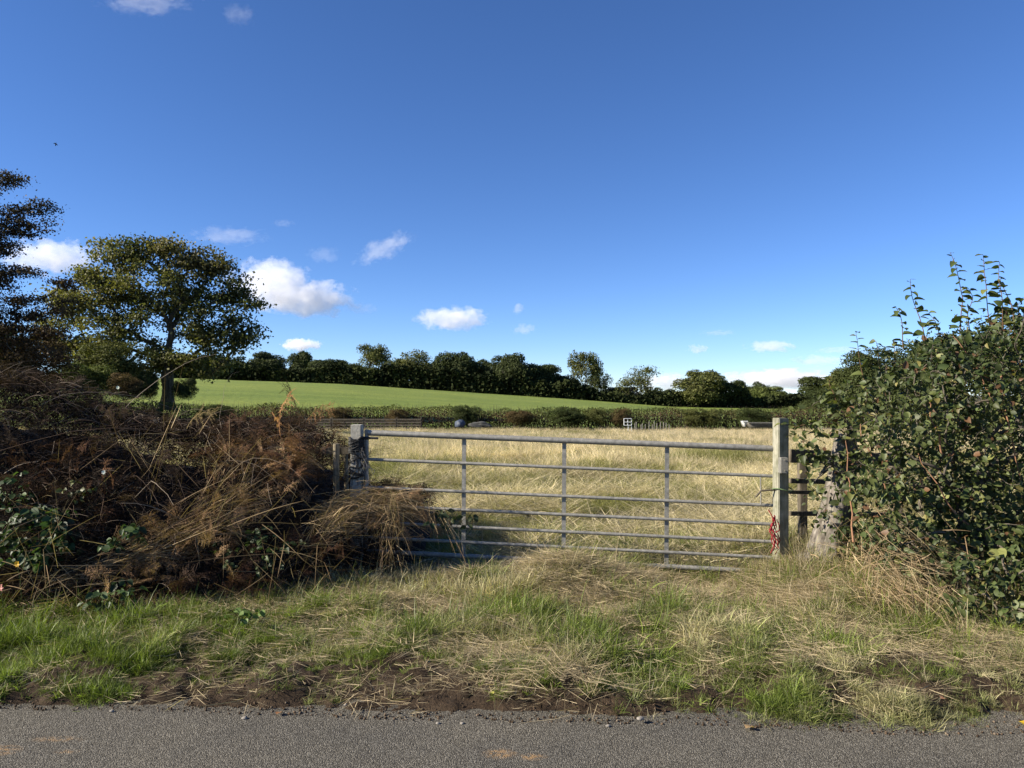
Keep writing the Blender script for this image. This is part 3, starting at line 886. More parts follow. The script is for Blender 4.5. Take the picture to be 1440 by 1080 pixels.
def clump_leaves(rng, cen, per, sig, flat, size, tones, upb=0.5, jit=0.25):
    n = len(cen) * per
    c = np.repeat(cen, per, 0)
    off = rng.normal(size=(n, 3)) * sig * np.array([1, 1, flat]); Pn = c + off
    d = rvec(rng, n); up = norm(rvec(rng, n) + np.array([0, 0, upb]) + 0.5 * norm(off))
    s = size * rng.uniform(0.6, 1.35, n)
    M = frames(d, up) * s[:, None, None]
    V, F = stamp(QUADV, QUADF, M, Pn)
    tc = np.repeat(tones, per, 0) * rng.uniform(1 - jit, 1 + jit, (n, 1))
    return V, F, np.repeat(tc, 4, 0), np.repeat(rng.uniform(0, 1, n), 4)


def px_nodes(rng, lobes, Y, deep, dens):
    """points filling lobes (px, py, rx, ry) seen at distance Y"""
    out = []; k = Y / F_PX
    for (cx, cy, rx, ry) in lobes:
        n = int(dens * rx * ry * k * k * 3.2) + 3
        u = rvec(rng, n) * (rng.uniform(0.15, 1, (n, 1)) ** 0.45)
        c = np.array(P(cx, cy, Y)); out.append(c + u * np.array([rx * k, deep * (rx + ry) * 0.5 * k, ry * k]))
    return np.concatenate(out)


# big sycamore on the far side of the meadow
def big_sycamore():
    rng = np.random.default_rng(21); Y = 62.0
    base = P(235, 566, Y); root = empty('sycamore_tree', 'big broad sycamore with forked trunk standing alone left of the green hill', 'tree', tuple(base))
    lobes = [(175, 362, 48, 26), (250, 358, 52, 20), (215, 400, 90, 36), (300, 395, 46, 26), (330, 432, 34, 30), (345, 463, 34, 16), (160, 425, 50, 26), (118, 388, 26, 22),
             (100, 425, 36, 22), (85, 448, 26, 22), (140, 470, 58, 24), (240, 455, 88, 34), (310, 480, 46, 22), (175, 505, 60, 22), (270, 505, 60, 18), (120, 500, 36, 18), (215, 345, 40, 12), (290, 372, 30, 16), (90, 478, 28, 16), (180, 532, 46, 16), (125, 530, 40, 18), (290, 515, 34, 12)]
    nodes = px_nodes(rng, lobes, Y, 0.75, 0.95)
    tr = [P(235, 570, Y), P(234, 552, Y), P(233, 535, Y), P(236, 518, Y), P(237, 502, Y), P(238, 484, Y), P(238, 462, Y)]
    tr = [np.array(p) for p in tr]
    # forks
    pts, par, cnt = grow(nodes, tr, 0.42, 0.25)
    tm = skeleton_mesh('trunk', pts, par, cnt, 0.030, 0.44, M_bark, rng, 0.10, 0.46)
    under(link('trunk', tm), root)
    # the thick main stem: extra bulge with root flare
    g = Geo(); zz = np.array([base.z - 0.6, base.z, base.z + 0.6, base.z + 1.6, base.z + 3.0]); rr = np.array([0.85, 0.60, 0.48, 0.43, 0.40])
    Pt = np.array([[(base.x + 0.03 * i, base.y, z) for i, z in enumerate(zz)]]); V, F = tubes(Pt, rr[None], 14); g.add(V, F, (0.12, 0.10, 0.08), 0.6)
    under(link('stem_base', g.mesh('stem_base', M_bark, True)), root)
    tips = pts[len(tr):]
    u = fbm(tips[:, 0] * 0.35, tips[:, 2] * 0.35, 77, 2)
    hl = np.clip(0.5 + u + 0.02 * (tips[:, 0] - base.x) * -1, 0, 1)  # random tone, plus paler leaves leftward that paint in the sunlit side
    tones = tonemix((0.065, 0.074, 0.026), (0.185, 0.172, 0.055), hl)
    brown = (tips[:, 2] > base.z + 10.5) & (tips[:, 0] > base.x - 0.5)
    tones[brown] = tones[brown] * 0.65 + np.array([0.12, 0.085, 0.045]) * 0.35
    V, F, C, v = clump_leaves(rng, tips, 150, 0.58, 0.45, 0.24, tones)
    sel = rng.uniform(0, 1, len(tips)) < 0.85
    g = Geo(); g.add(V, F, C, v)
    under(link('crown', g.mesh('crown', M_leaf_far)), root)


big_sycamore()


def layered_tree():
    rng = np.random.default_rng(22); Y = 42.0
    base = P(-95, 575, Y); root = empty('oak_tree', 'dark thinning tree with layered branches cut by the left edge of the picture', 'tree', tuple(base))
    lobes = [(-10, 258, 42, 14), (12, 250, 26, 9), (48, 292, 30, 9), (20, 300, 40, 12), (48, 322, 38, 11), (-20, 330, 60, 18), (15, 350, 40, 12), (-60, 300, 60, 40), (10, 385, 60, 14), (60, 425, 52, 10),
             (30, 440, 60, 16), (-40, 400, 70, 40), (-90, 360, 80, 60), (80, 400, 24, 8), (30, 470, 60, 14), (70, 468, 46, 9), (-60, 470, 90, 30), (20, 495, 56, 12), (60, 500, 40, 10), (-150, 420, 80, 80), (-130, 300, 60, 50)]
    nodes = px_nodes(rng, lobes, Y, 0.9, 3.6)
    tr = [np.array(P(-95 + 2 * i, 580 - 33 * i, Y)) for i in range(9)]
    pts, par, cnt = grow(nodes, tr, 0.25, 0.3)
    under(link('trunk', skeleton_mesh('trunk', pts, par, cnt, 0.018, 0.45, M_bark, rng, 0.10, 0.42)), root)
    tips = pts[len(tr):]; u = fbm(tips[:, 0] * 0.5, tips[:, 2] * 0.5, 78, 2)
    tones = tonemix((0.030, 0.026, 0.016), (0.075, 0.048, 0.026), np.clip(0.5 + u, 0, 1))
    V, F, C, v = clump_leaves(rng, tips, 95, 0.36, 0.30, 0.125, tones)
    g = Geo(); g.add(V, F, C, v); under(link('crown', g.mesh('crown', M_leaf_far)), root)


layered_tree()


def crown_variant(seed, lobes_n, n, size, airy=0.0, shape='round'):
    """unit crown: height 1 (0..1), half width about 0.5"""
    rng = np.random.default_rng(seed); C = []
    for i in range(lobes_n):
        if shape == 'round':
            a = rng.uniform(0, 2 * math.pi); h = rng.uniform(0.30, 0.84); rr = 0.36 * math.sqrt(max(0.05, 1 - ((h - 0.5) / 0.5) ** 2)) * rng.uniform(0.4, 1.0)
        else:
            a = rng.uniform(0, 2 * math.pi); h = rng.uniform(0.2, 0.9); rr = 0.40 * (1 - h * 0.7) * rng.uniform(0.3, 1.0)
        C.append((rr * math.cos(a), rr * math.sin(a), h, rng.uniform(0.11, 0.20) * (1.15 - 0.4 * (h > 0.75))))
    if shape == 'round': C.append((0, 0, 0.5, 0.30))
    C = np.array(C); w = C[:, 3] ** 2; pick = rng.choice(len(C), n, p=w / w.sum())
    u = rvec(rng, n); u[:, 2] = np.where(rng.uniform(0, 1, n) < 0.6, np.abs(u[:, 2]), u[:, 2])
    rad = C[pick, 3] * (1 - (0.35 + airy) * rng.uniform(0, 1, n) ** 2) * (1 + 0.25 * noise2(u[:, 0] * 6 + pick, u[:, 2] * 6, seed))
    Pn = C[pick, :3] + u * rad[:, None] + rng.normal(0, 0.008, (n, 3)); Pn[:, 2] = np.clip(Pn[:, 2], 0.02, 1.05)
    if airy: 
        k = fbm(Pn[:, 0] * 9, Pn[:, 2] * 9 + Pn[:, 1] * 5, seed, 2) > -0.18 * (1 - airy); Pn = Pn[k]; u = u[k]; n = len(Pn)
    M = frames(rvec(rng, n), norm(u + 0.5 * rvec(rng, n) + np.array([0, 0, 0.3]))) * (size * rng.uniform(0.6, 1.4, n))[:, None, None]
    V, F = stamp(QUADV, QUADF, M, Pn)
    cl = np.clip(0.5 + 0.9 * fbm(Pn[:, 0] * 5, Pn[:, 2] * 5 + Pn[:, 1] * 3, seed + 3, 2), 0, 1)
    tone = tonemix((0.75, 0.8, 0.7), (1.25, 1.15, 1.2), cl)
    g = Geo(); g.add(V, F, np.repeat(tone, 4, 0), np.repeat(rng.uniform(0, 1, n), 4))
    return g.mesh('crown')


def tinted(name, c, trans=0.22):
    m = leaf_mat(name, 0.7, trans, 0.15); n, l = m.node_tree.nodes, m.node_tree.links
    sc = [k for k in n if k.type == 'VECT_MATH' and k.operation == 'SCALE'][0]
    att = sc.inputs[0].links[0].from_socket; mu = n.new('ShaderNodeVectorMath'); mu.operation = 'MULTIPLY'; mu.inputs[1].default_value = c
    l.new(att, mu.inputs[0]); l.new(mu.outputs[0], sc.inputs[0])
    return m


FT = {'dark': tinted('dark_foliage', (0.043, 0.056, 0.019), 0.18), 'mid': tinted('green_foliage', (0.045, 0.060, 0.018)), 'olive': tinted('olive_foliage', (0.085, 0.095, 0.028)),
      'light': tinted('light_foliage', (0.10, 0.125, 0.035)), 'brown': tinted('browning_foliage', (0.095, 0.070, 0.030))}
CV = [crown_variant(100 + i, 18, 14000, 0.033) for i in range(4)] + [crown_variant(110 + i, 13, 7000, 0.030, 0.40) for i in range(3)] + [crown_variant(120, 10, 13000, 0.032, 0, 'cone')] + [crown_variant(140 + i, 22, 30000, 0.021, 0.05) for i in range(3)]


def limb_variant(seed):
    rng = np.random.default_rng(seed); nd = rvec(rng, 70) * (rng.uniform(0.1, 1, (70, 1)) ** 0.5) * np.array([0.38, 0.38, 0.38]) + np.array([0, 0, 0.55])
    tr = [np.array([0, 0, z]) for z in np.linspace(-0.12, 0.3, 6)]
    pts, par, cnt = grow(nd, tr, 0.3, 0.5)
    return skeleton_mesh('trunk', pts, par, cnt, 0.0022, 0.5, M_bark_far, rng, 0.1, 0.03)


TV = [limb_variant(130 + i) for i in range(3)]


def far_tree(px, top, w, base, Y, tone, var, label, cat='tree', name='far_tree', group=None, trunk=True, yaw=None):
    rng = np.random.default_rng(int(px * 7 + top))
    b = P(px, base, Y); h = (P(px, top, Y) - b).z; wd = w * Y / F_PX
    r = empty(name, label, cat, tuple(b), group)
    sx = wd / 0.86; r.scale = (sx, sx, h)
    r.rotation_euler = (0, 0, rng.uniform(0, 6.3) if yaw is None else yaw)
    c = link('crown', CV[var if (Y > 100 or var > 3) else 8 + var % 3], r); c.material_slots[0].link = 'OBJECT' if c.material_slots else 'DATA'
    c.material_slots[0].material = FT[tone]
    if trunk: link('trunk', TV[rng.integers(0, 3)], r)
    return r


for m_ in CV:
    if not len(m_.materials): m_.materials.append(M_leaf_far)


def hill_y(px): return float(np.interp(px, [200, 260, 480, 720, 800, 950, 1200], [533, 534, 541, 556, 561, 571, 573]))


TREES = [  # px, top y, width px, tone, variant, label
    (255, 497, 60, 'dark', 0, 'dark tree of the wood just right of the big sycamore trunk'),
    (298, 500, 60, 'dark', 1, 'dark tree of the wood seen under the right boughs of the sycamore'),
    (338, 503, 52, 'dark', 2, 'dark tree at the foot of the white cumulus cloud'),
    (376, 496, 58, 'dark', 3, 'rounded dark tree right of the sycamore tip on the hill crest'),
    (422, 487, 42, 'mid', 7, 'green pointed tree lit on its left near the left end of the crest'),
    (462, 505, 56, 'dark', 1, 'low dark tree between the pointed green tree and the tufted tree'),
    (498, 508, 44, 'mid', 2, 'low bushy tree left of the tufted tree on the crest'),
    (524, 484, 50, 'olive', 4, 'tufted olive tree with a small raised top on the hill crest'),
    (556, 504, 40, 'dark', 0, 'dark tree between the tufted tree and the airy broad one'),
    (580, 493, 56, 'olive', 5, 'airy broad tree left of the middle of the crest'),
    (612, 512, 44, 'dark', 3, 'low dark tree right of the airy broad one'),
    (643, 494, 62, 'dark', 0, 'tall rounded dark tree right over the middle of the field crest'),
    (688, 501, 58, 'dark', 2, 'dark rounded tree in the middle of the tall dark wood'),
    (728, 498, 56, 'dark', 3, 'dark domed tree at the highest point of the right half of the wood'),
    (766, 511, 54, 'dark', 1, 'dark tree sloping down at the right end of the dense wood'),
    (794, 527, 38, 'dark', 0, 'lowest dark tree ending the dense wood on the crest'),
    (822, 494, 46, 'olive', 4, 'tall uneven sunlit tree standing clear right of the dense wood'),
    (846, 518, 40, 'mid', 5, 'smaller tree leaning against the tall uneven sunlit one'),
    (874, 545, 42, 'dark', 1, 'low dark bush tree left of the airy crowned tree'),
    (897, 516, 50, 'olive', 6, 'airy crowned tree left of the low white cloud'),
    (936, 546, 44, 'dark', 2, 'low dark tree under the low white cloud'),
    (981, 521, 62, 'olive', 3, 'broad dense sunlit tree right of the low white cloud'),
    (1002, 548, 40, 'mid', 0, 'small rounded green tree in front of the broad dense one'),
    (1028, 534, 46, 'mid', 1, 'mid green tree right of the broad dense sunlit one'),
    (1062, 537, 40, 'mid', 2, 'dark green tree above the end of the field hedge'),
    (1085, 545, 50, 'light', 3, 'light green willowy tree left of the pale gate post'),
    (1122, 556, 44, 'mid', 0, 'low tree just above the pale gate post'),
    (1158, 528, 58, 'mid', 1, 'round green tree seen over the shrub shoots right of the gate post'),
    (1196, 518, 56, 'olive', 3, 'tree peeping out behind the lowest tall shrub shoots'),
]
for (px, top, w, tone, var, lab) in TREES:
    base = hill_y(px) + 4
    Y = 204 + (px * 37 % 23) if px < 860 else 190 + (px * 29 % 40)
    far_tree(px, top - 5 if var in (4, 5, 6) else top - 3, w * 1.15, base, Y, tone, var, lab)
# dense undergrowth band of the wood edge: one continuous hedge of separate species nobody could count
g = Geo(); rg = np.random.default_rng(33); n = 80000
px = rg.uniform(235, 1215, n); yb = np.interp(px, [200, 260, 480, 720, 800, 950, 1215], [533, 534, 541, 556, 561, 571, 573])
hp_ = np.interp(px, [235, 300, 480, 700, 790, 900, 1215], [31, 31, 31, 40, 29, 18, 19]) * (0.72 + 0.5 * (fbm(px / 26, px * 0, 5, 3) + 0.3)) 
t = rg.uniform(0, 1, n) ** 1.15; Yd = 198 + rg.uniform(0, 9, n)
X = (px - 720) / F_PX * Yd; Z = CAM_Z - (yb + 3 - t * hp_ - 555) / F_PX * Yd
sz = rg.uniform(0.4, 1.2, n)
V, F = stamp(QUADV, QUADF, frames(rvec(rg, n), norm(rvec(rg, n) + np.array([0, -0.3, 0.5]))) * sz[:, None, None], np.stack([X, Yd, Z], -1))
tn = tonemix((0.014, 0.019, 0.008), (0.036, 0.044, 0.015), np.clip(0.4 + 1.1 * fbm(px / 18, t * 2, 9, 2), 0, 1))
g.add(V, F, np.repeat(tn, 4, 0), np.repeat(rg.uniform(0, 1, n), 4))
link('woodland_undergrowth', g.mesh('woodland_undergrowth', M_under), label='dark unbroken undergrowth along the edge of the wood on the crest', cat='undergrowth', kind='stuff')

# nearer shrubs and trees round the sycamore and behind the shrub on the right
NEAR = [
    (150, 478, 110, 572, 58, 'olive', 2, 'shrub', 'olive leaved shrub growing left of the sycamore trunk', False),
    (118, 505, 90, 574, 55, 'light', 1, 'shrub', 'pale green shrub between the sycamore and the dark edge tree', False),
    (172, 522, 54, 574, 54, 'brown', 3, 'shrub', 'rounded browning shrub left of the sycamore trunk base', False),
    (205, 520, 40, 572, 57, 'mid', 0, 'shrub', 'green ivy like shrub against the left of the sycamore trunk', False),
    (262, 530, 38, 570, 60, 'dark', 3, 'shrub', 'small dark shrub against the right of the sycamore trunk', False),
    (30, 470, 150, 572, 50, 'brown', 0, 'shrub', 'dark brownish shrub mass under the layered edge tree', False),
    (-60, 440, 200, 575, 48, 'dark', 1, 'shrub', 'dark shrub below the layered tree at the left edge', False),
    (1232, 486, 110, 585, 40, 'mid', 0, 'tree', 'rounded green tree behind the left shoots of the shrub', True),
    (1330, 462, 150, 600, 26, 'mid', 1, 'tree', 'dark green tree right behind the top of the leafy shrub', True),
    (1440, 440, 170, 600, 24, 'olive', 2, 'tree', 'olive green tree behind the shrub at the right edge', True),
    (1275, 520, 120, 600, 22, 'dark', 3, 'shrub', 'dark hawthorn behind the middle of the leafy shrub', False),
    (1180, 545, 90, 585, 45, 'mid', 2, 'shrub', 'low green bush behind the fence at the hedge end', False),
]
for (px, top, w, base, Y, tone, var, cat, lab, tk) in NEAR:
    far_tree(px, top, w, base, Y, tone, var, lab, cat=cat, name='field_' + cat, trunk=tk)


for q, (px, top, w, tone, var, lab) in enumerate(((300, 566, 60, 'mid', 1, 'dark green bush rising from the hedge right of the sycamore'), (215, 573, 44, 'olive', 2, 'low olive bush in the hedge under the sycamore'), (478, 571, 40, 'brown', 0, 'browning bush in the hedge behind the hinge post'),
        (655, 568, 44, 'mid', 3, 'green bush in the hedge above the bluish covered pile'), (795, 571, 56, 'mid', 0, 'broad dark bush standing proud in the middle of the hedge'), (838, 572, 34, 'olive', 1, 'small olive bush in the hedge left of the white frame'),
        (872, 573, 30, 'brown', 2, 'small brown bush in the hedge behind the white frame'), (560, 574, 36, 'brown', 3, 'low brown bush in the hedge between hinge post and blue pile'), (985, 573, 60, 'olive', 0, 'wide low bush at the right part of the hedge'), (730, 575, 46, 'brown', 1, 'rusty low bush in the hedge just left of the broad dark bush'), (1060, 572, 50, 'mid', 2, 'bush at the right end of the hedge above the grey trough'))):
    far_tree(px, top, w, 606, 55.0, tone, var, lab, cat='bush', name='hedge_bush', trunk=False)

# long hedge between meadow and hill
def long_hedge():
    rg = np.random.default_rng(41); n = 75000
    X = rg.uniform(-52, 34, n); Y = 56 + rg.uniform(-0.9, 0.9, n)
    hpx = 555 + np.interp(X, [-52, -25, -15, 0, 6, 18, 34], [8, 12, 16, 19, 20, 20, 20])
    topz = CAM_Z - (hpx - 555) / F_PX * 56 + 0.60 * fbm(X * 0.35, X * 0, 43, 4) + 0.08 + 0.12 * fbm(X * 2, Y, 44, 2)
    gz = ground(X, Y * 0 + 56); t = rg.uniform(0, 1, n) ** 0.75; bulge = 0.75 + 0.35 * np.sin(t * math.pi)
    Z = gz + (topz - gz) * t; Yp = 56 + (Y - 56) * bulge
    pxx = X
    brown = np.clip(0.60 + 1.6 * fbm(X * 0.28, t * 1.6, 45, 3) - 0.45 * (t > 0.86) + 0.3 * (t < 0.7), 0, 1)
    tn = tonemix((0.085, 0.105, 0.028), (0.105, 0.066, 0.038), brown) * np.where(t < 0.62, 0.42, 1.0)[:, None]  # lower leaves darkened in colour to imitate shade at the hedge foot
    s = rg.uniform(0.06, 0.15, n)
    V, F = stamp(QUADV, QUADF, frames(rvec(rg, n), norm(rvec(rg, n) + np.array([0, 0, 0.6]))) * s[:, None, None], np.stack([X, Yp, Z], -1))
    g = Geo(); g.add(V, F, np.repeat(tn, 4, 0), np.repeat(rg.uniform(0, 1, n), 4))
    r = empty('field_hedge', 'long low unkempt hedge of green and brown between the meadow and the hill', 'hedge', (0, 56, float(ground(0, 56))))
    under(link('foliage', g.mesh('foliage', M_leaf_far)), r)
    # stems, upright shoots
    m = 2600; X = rg.uniform(-52, 34, m); a = np.stack([X, 56 + rg.normal(0, 0.6, m), ground(X, X * 0 + 56)], -1)
    topz = CAM_Z - np.interp(X, [-52, -25, -15, 0, 6, 18, 34], [8, 12, 16, 19, 20, 20, 20]) / F_PX * 56 + rg.uniform(-0.3, 0.28, m)
    b = a + np.stack([rg.normal(0, 0.25, m), rg.normal(0, 0.2, m), topz - a[:, 2]], -1)
    t = np.linspace(0, 1, 4)[None, :, None]; Pt = a[:, None] * (1 - t) + b[:, None] * t + rg.normal(0, 0.04, (m, 4, 3))
    V, F = tubes(Pt, np.tile(np.array([0.02, 0.015, 0.01, 0.004]), (m, 1)), 3)
    g = Geo(); g.add(V, F, (0.05, 0.04, 0.03)); under(link('stems', g.mesh('stems', M_twig), kind='stuff'), r)


long_hedge()

# ---- small things along the foot of the hedge
def hurdle(px, y0, y1, w, Y, slats, m, label, cat, name, ups=2, vert=False):
    a = P(px - w / 2, y1, Y); b = P(px + w / 2, y0, Y)
    r = empty(name, label, cat, (a.x, a.y, a.z))
    W = b.x - a.x; H = b.z - a.z
    for i in range(slats):
        z = a.z + H * (i + 0.5) / slats
        under(bbox_obj('slat', a.x, b.x, Y - 0.02, Y, z - H / slats * 0.30, z + H / slats * 0.30, m, bevel=0), r)
    for i in range(ups):
        x = a.x + W * i / max(1, ups - 1)
        under(bbox_obj('post', x - 0.04, x + 0.04, Y + 0.002, Y + 0.08, a.z - 0.5, b.z + 0.05, m, bevel=0), r)
    return r


hurdle(210, 590, 603, 26, 40, 5, M_pale, 'grey slatted wooden hurdle standing in the shade below the sycamore', 'hurdle', 'slatted_hurdle')
for i, (px, w) in enumerate(((443, 44), (489, 44), (535, 44), (575, 34))):
    hurdle(px, 588, 604, w, 54, 4, M_wood, ['dark rail fence panel farthest left behind the hinge post', 'dark rail fence panel directly behind the hinge post top', 'dark rail fence panel just right of the hinge post', 'short dark rail fence panel at the right end of its row'][i], 'fence panel', 'slatted_hurdle', 2).__setitem__('group', 'dark rail fence panels along the hedge foot')
# white metal frame (jump stand) in the meadow
a = P(882, 602, 50); wf = empty('jump_stand', 'small white frame with crossbars standing at the hedge foot', 'jump stand', (a.x, a.y, float(ground(a.x, a.y))))
x0, x1, zb = P(877.5, 600, 50).x, P(888, 600, 50).x, float(ground(a.x, 50)); z0, z1 = P(880, 598, 50).z, P(880, 588.5, 50).z; zm = (z0 + z1) / 2 - .04
for x, zl, zh in ((x0, z0, z1), ((x0 + x1) / 2, z0, z1), (x1, zb, z1), ((x0 + x1) / 2 + 0.03, zb, z0)):
    under(bbox_obj('upright', x - 0.022, x + 0.022, 49.97, 50.03, zl, zh, M_white, bevel=0.004), wf)
for z in (z0, zm + 0.03, z1):
    under(bbox_obj('crossbar', x0, x1, 49.93, 49.968, z - 0.020, z + 0.020, M_white, bevel=0.004), wf)
# pale stakes right of it
PALE = None
M_stake = plain_mat('grey_stake', (0.17, 0.16, 0.135))
lst = [892 + i * 4.1 + random.Random(i).uniform(-1.6, 1.6) for i in range(13)]
for i, px in enumerate(lst):
    a = P(px, 594 + random.Random(i + 50).uniform(-2, 3), 52); gz = float(ground(a.x, 52))
    o = capped((a.x, 52, gz - 0.1), a, 0.035, 0.03, 7, 'pale_stake', M_stake, label='pale stake in the close row of stakes right of the white frame', cat='stake', group='pale stakes right of the white frame')
M_heap = plain_mat('grey_brushwood', (0.055, 0.055, 0.05))
# covered pile with blue tarpaulin, grey trough, water tank
def lumpy(name, c, rx, ry, rz, m, seed, amp=0.25, sub=4, **kw):
    import bmesh
    bm = bmesh.new(); bmesh.ops.create_icosphere(bm, subdivisions=sub, radius=1)
    for v in bm.verts:
        k = 1 + amp * float(fbm(v.co.x * 1.7 + v.co.z, v.co.y * 1.7 + seed, seed, 3)); q = v.co * k
        v.co = Vector((c[0] + q.x * rx, c[1] + q.y * ry, c[2] + max(q.z, -0.5) * rz))
    for f in bm.faces: f.smooth = True
    me = bpy.data.meshes.new(name); bm.to_mesh(me); bm.free(); me.materials.append(m)
    return link(name, me, **kw)


c = P(647, 597, 53); lumpy('covered_pile', c, 0.36, 0.5, 0.36, M_tarp, 3, label='bluish covered pile at the foot of the hedge', cat='tarpaulin')
c = P(676, 598, 53); lumpy('brushwood_heap', c, 0.8, 0.5, 0.26, M_heap, 5, 0.5, label='low grey heap right of the bluish covered pile', cat='heap')


def trough(px, py, w, h, Y, m, label, name, cat):
    a = P(px, py, Y); r = empty(name, label, cat, (a.x, a.y, a.z - h)); W = w * Y / F_PX; H = h * Y / F_PX
    g = Geo(); zz = a.z
    V = [(a.x - W / 2 + .1, Y - .25, zz - H), (a.x + W / 2 - .1, Y - .25, zz - H), (a.x + W / 2 - .1, Y + .25, zz - H), (a.x - W / 2 + .1, Y + .25, zz - H),
         (a.x - W / 2, Y - .3, zz), (a.x + W / 2, Y - .3, zz), (a.x + W / 2, Y + .3, zz), (a.x - W / 2, Y + .3, zz)]
    g.add(V, [(0, 3, 2, 1), (0, 1, 5, 4), (1, 2, 6, 5), (2, 3, 7, 6), (3, 0, 4, 7)]); under(link('tank', g.mesh('tank', m)), r)
    under(bbox_obj('rim', a.x - W / 2 - .03, a.x + W / 2 + .03, Y - .34, Y - .28, zz - 0.05, zz + 0.02, m, bevel=0), r)


trough(1071, 594, 40, 7, 50, M_stake, 'long grey trough at the hedge foot just left of the pale gate post', 'water_trough', 'trough')
trough(1046, 592, 6, 8, 49, M_white, 'small white bin at the left end of the grey trough', 'white_bin', 'bin')

# ------------------------------------------------------------------ overgrown bank left of the gate
SIL = [(-520, 480), (-300, 490), (-100, 505), (0, 525), (40, 532), (90, 555), (130, 580), (170, 588), (210, 592), (260, 600), (320, 592), (370, 592), (400, 600), (430, 620), (452, 655), (470, 700), (520, 712), (560, 716), (592, 728), (615, 760)]
SX = np.array([P(a, b, 6.7).x for a, b in SIL]); SZ = np.array([P(a, b, 6.7).z for a, b in SIL])


def bank_z(x, y, k=1.0):
    """top of the vegetation on the bank"""
    x = np.asarray(x, float); y = np.asarray(y, float)
    f = thicket_front(x); H = np.interp(x, SX, SZ)
    u = (y - f) / 1.35
    prof = np.where(u < 1, np.sin(np.clip(u, 0, 1) * math.pi / 2) ** 0.75, 1 - 0.75 * sstep(1.5, 2.6, u))
    prof = np.where(u < 0, 0, prof)
    g0 = ground(x, y)
    fade = 1 - sstep(-1.25, -0.75, x) * 0.55
    lump = 0.16 * fbm(x * 1.4, y * 1.4, 71, 3) + 0.10 * fbm(x * 4, y * 4, 73, 2)
    return g0 + (H - g0) * prof * k + lump * prof * (1 - 0.6 * (u > 1))


def on_bank(rng, n, x0, x1, umin=0.0, umax=2.2, inner=0.12, k=1.0):
    x = rng.uniform(x0, x1, n); u = rng.uniform(umin, umax, n); y = thicket_front(x) + u * 1.35
    z = bank_z(x, y, k) - np.abs(rng.normal(0, inner, n)); z = np.maximum(z, ground(x, y) + 0.02)
    return np.stack([x, y, z], -1)


# the earth bank inside
xs = np.linspace(-8.2, -0.85, 150); u = np.linspace(0.02, 2.5, 50); Xg = np.tile(xs, (50, 1)); Yg = thicket_front(Xg) + 0.10 + u[:, None] * 1.35
Zg = bank_z(Xg, Yg - 0.08, 0.80) - 0.20; Zg = np.maximum(Zg + 0.10 * fbm(Xg * 5, Yg * 5, 81, 3), ground(Xg, Yg) - 0.05)
i = (np.arange(49)[:, None] * 150 + np.arange(149)[None]).ravel()
th = empty('bramble_thicket', 'dark tangled bank of dead brambles and bracken filling the left beside the gate', 'thicket', (-3.5, 6.0, 0))
under(link('leaf_litter', new_mesh('leaf_litter', np.stack([Xg, Yg, Zg], -1).reshape(-1, 3), [np.stack([i, i + 1, i + 151, i + 150], -1)], smooth=True, mats=[M_litter])), th)

rg = np.random.default_rng(91)
# arching dead canes
def arcs(rg, A, n, Lm, k=6, lift=0.5, droop=1.2, spread=1.0):
    az = rg.uniform(0, 2 * math.pi, n); d = np.stack([np.cos(az), np.sin(az) * spread, rg.uniform(-0.1, lift * 2, n)], -1); d = norm(d)
    L = Lm * np.exp(rg.normal(0, 0.4, n)); pts = [A]; p = A
    for i in range(k - 1):
        d = norm(d + np.array([0, 0, -droop / k]) + rg.normal(0, 0.10, (n, 3))); p = p + d * (L / (k - 1))[:, None]; pts.append(p)
    return np.stack(pts, 1)


n = 11000; A = on_bank(rg, n, -8.0, -0.95, 0, 2.2, 0.12); Pt = arcs(rg, A, n, 0.24)
R = rg.uniform(0.0012, 0.0030, n)[:, None] * np.linspace(1, 0.5, 6)
V, F = tubes(Pt, R, 3); pal = np.array([(0.060, 0.040, 0.028), (0.10, 0.065, 0.042), (0.035, 0.025, 0.020), (0.17, 0.135, 0.10), (0.28, 0.23, 0.17)])
tc = pal[rg.choice(5, n, p=[.34, .26, .24, .12, .04])]
g = Geo(); g.add(V, F, np.repeat(tc, 18, 0), np.repeat(rg.uniform(0, 1, n), 18))
# a few long canes sweeping out over the bank
n = 60; A = on_bank(rg, n, -7.0, -1.1, 0.3, 1.8, 0.05); Pt = arcs(rg, A, n, 0.95, 8, 0.8, 1.5)
V, F = tubes(Pt, rg.uniform(0.0016, 0.0030, n)[:, None] * np.linspace(1, 0.4, 8), 4)
tc = pal[rg.choice(5, n, p=[.15, .25, .1, .3, .2])]; g.add(V, F, np.repeat(tc, 32, 0), np.repeat(rg.uniform(0, 1, n), 32))
under(link('dead_canes', g.mesh('dead_canes', M_twig), kind='stuff'), th)
# curled dead leaves
n = 62000; A = on_bank(rg, n, -8.0, -0.95, 0, 2.2, 0.10)
s = rg.uniform(0.009, 0.028, n); V, F = stamp(QUADV * np.array([0.45, 1.7, 2.2]), QUADF, frames(rvec(rg, n), rvec(rg, n)) * s[:, None, None], A)
pal2 = np.array([(0.055, 0.035, 0.022), (0.10, 0.055, 0.030), (0.030, 0.022, 0.016), (0.15, 0.085, 0.045), (0.055, 0.060, 0.022)])
tc = pal2[rg.choice(5, n, p=[.3, .24, .28, .12, .06])]; zone = np.clip(0.5 + 0.9 * fbm(A[:, 0] * 1.5, A[:, 2] * 1.5, 93, 2), 0.25, 1.5); tc = tc * zone[:, None] * 0.6
g = Geo(); g.add(V, F, np.repeat(tc, 4, 0), np.repeat(rg.uniform(0, 1, n), 4)); under(link('withered_leaves', g.mesh('withered_leaves', M_bracken), kind='stuff'), th)


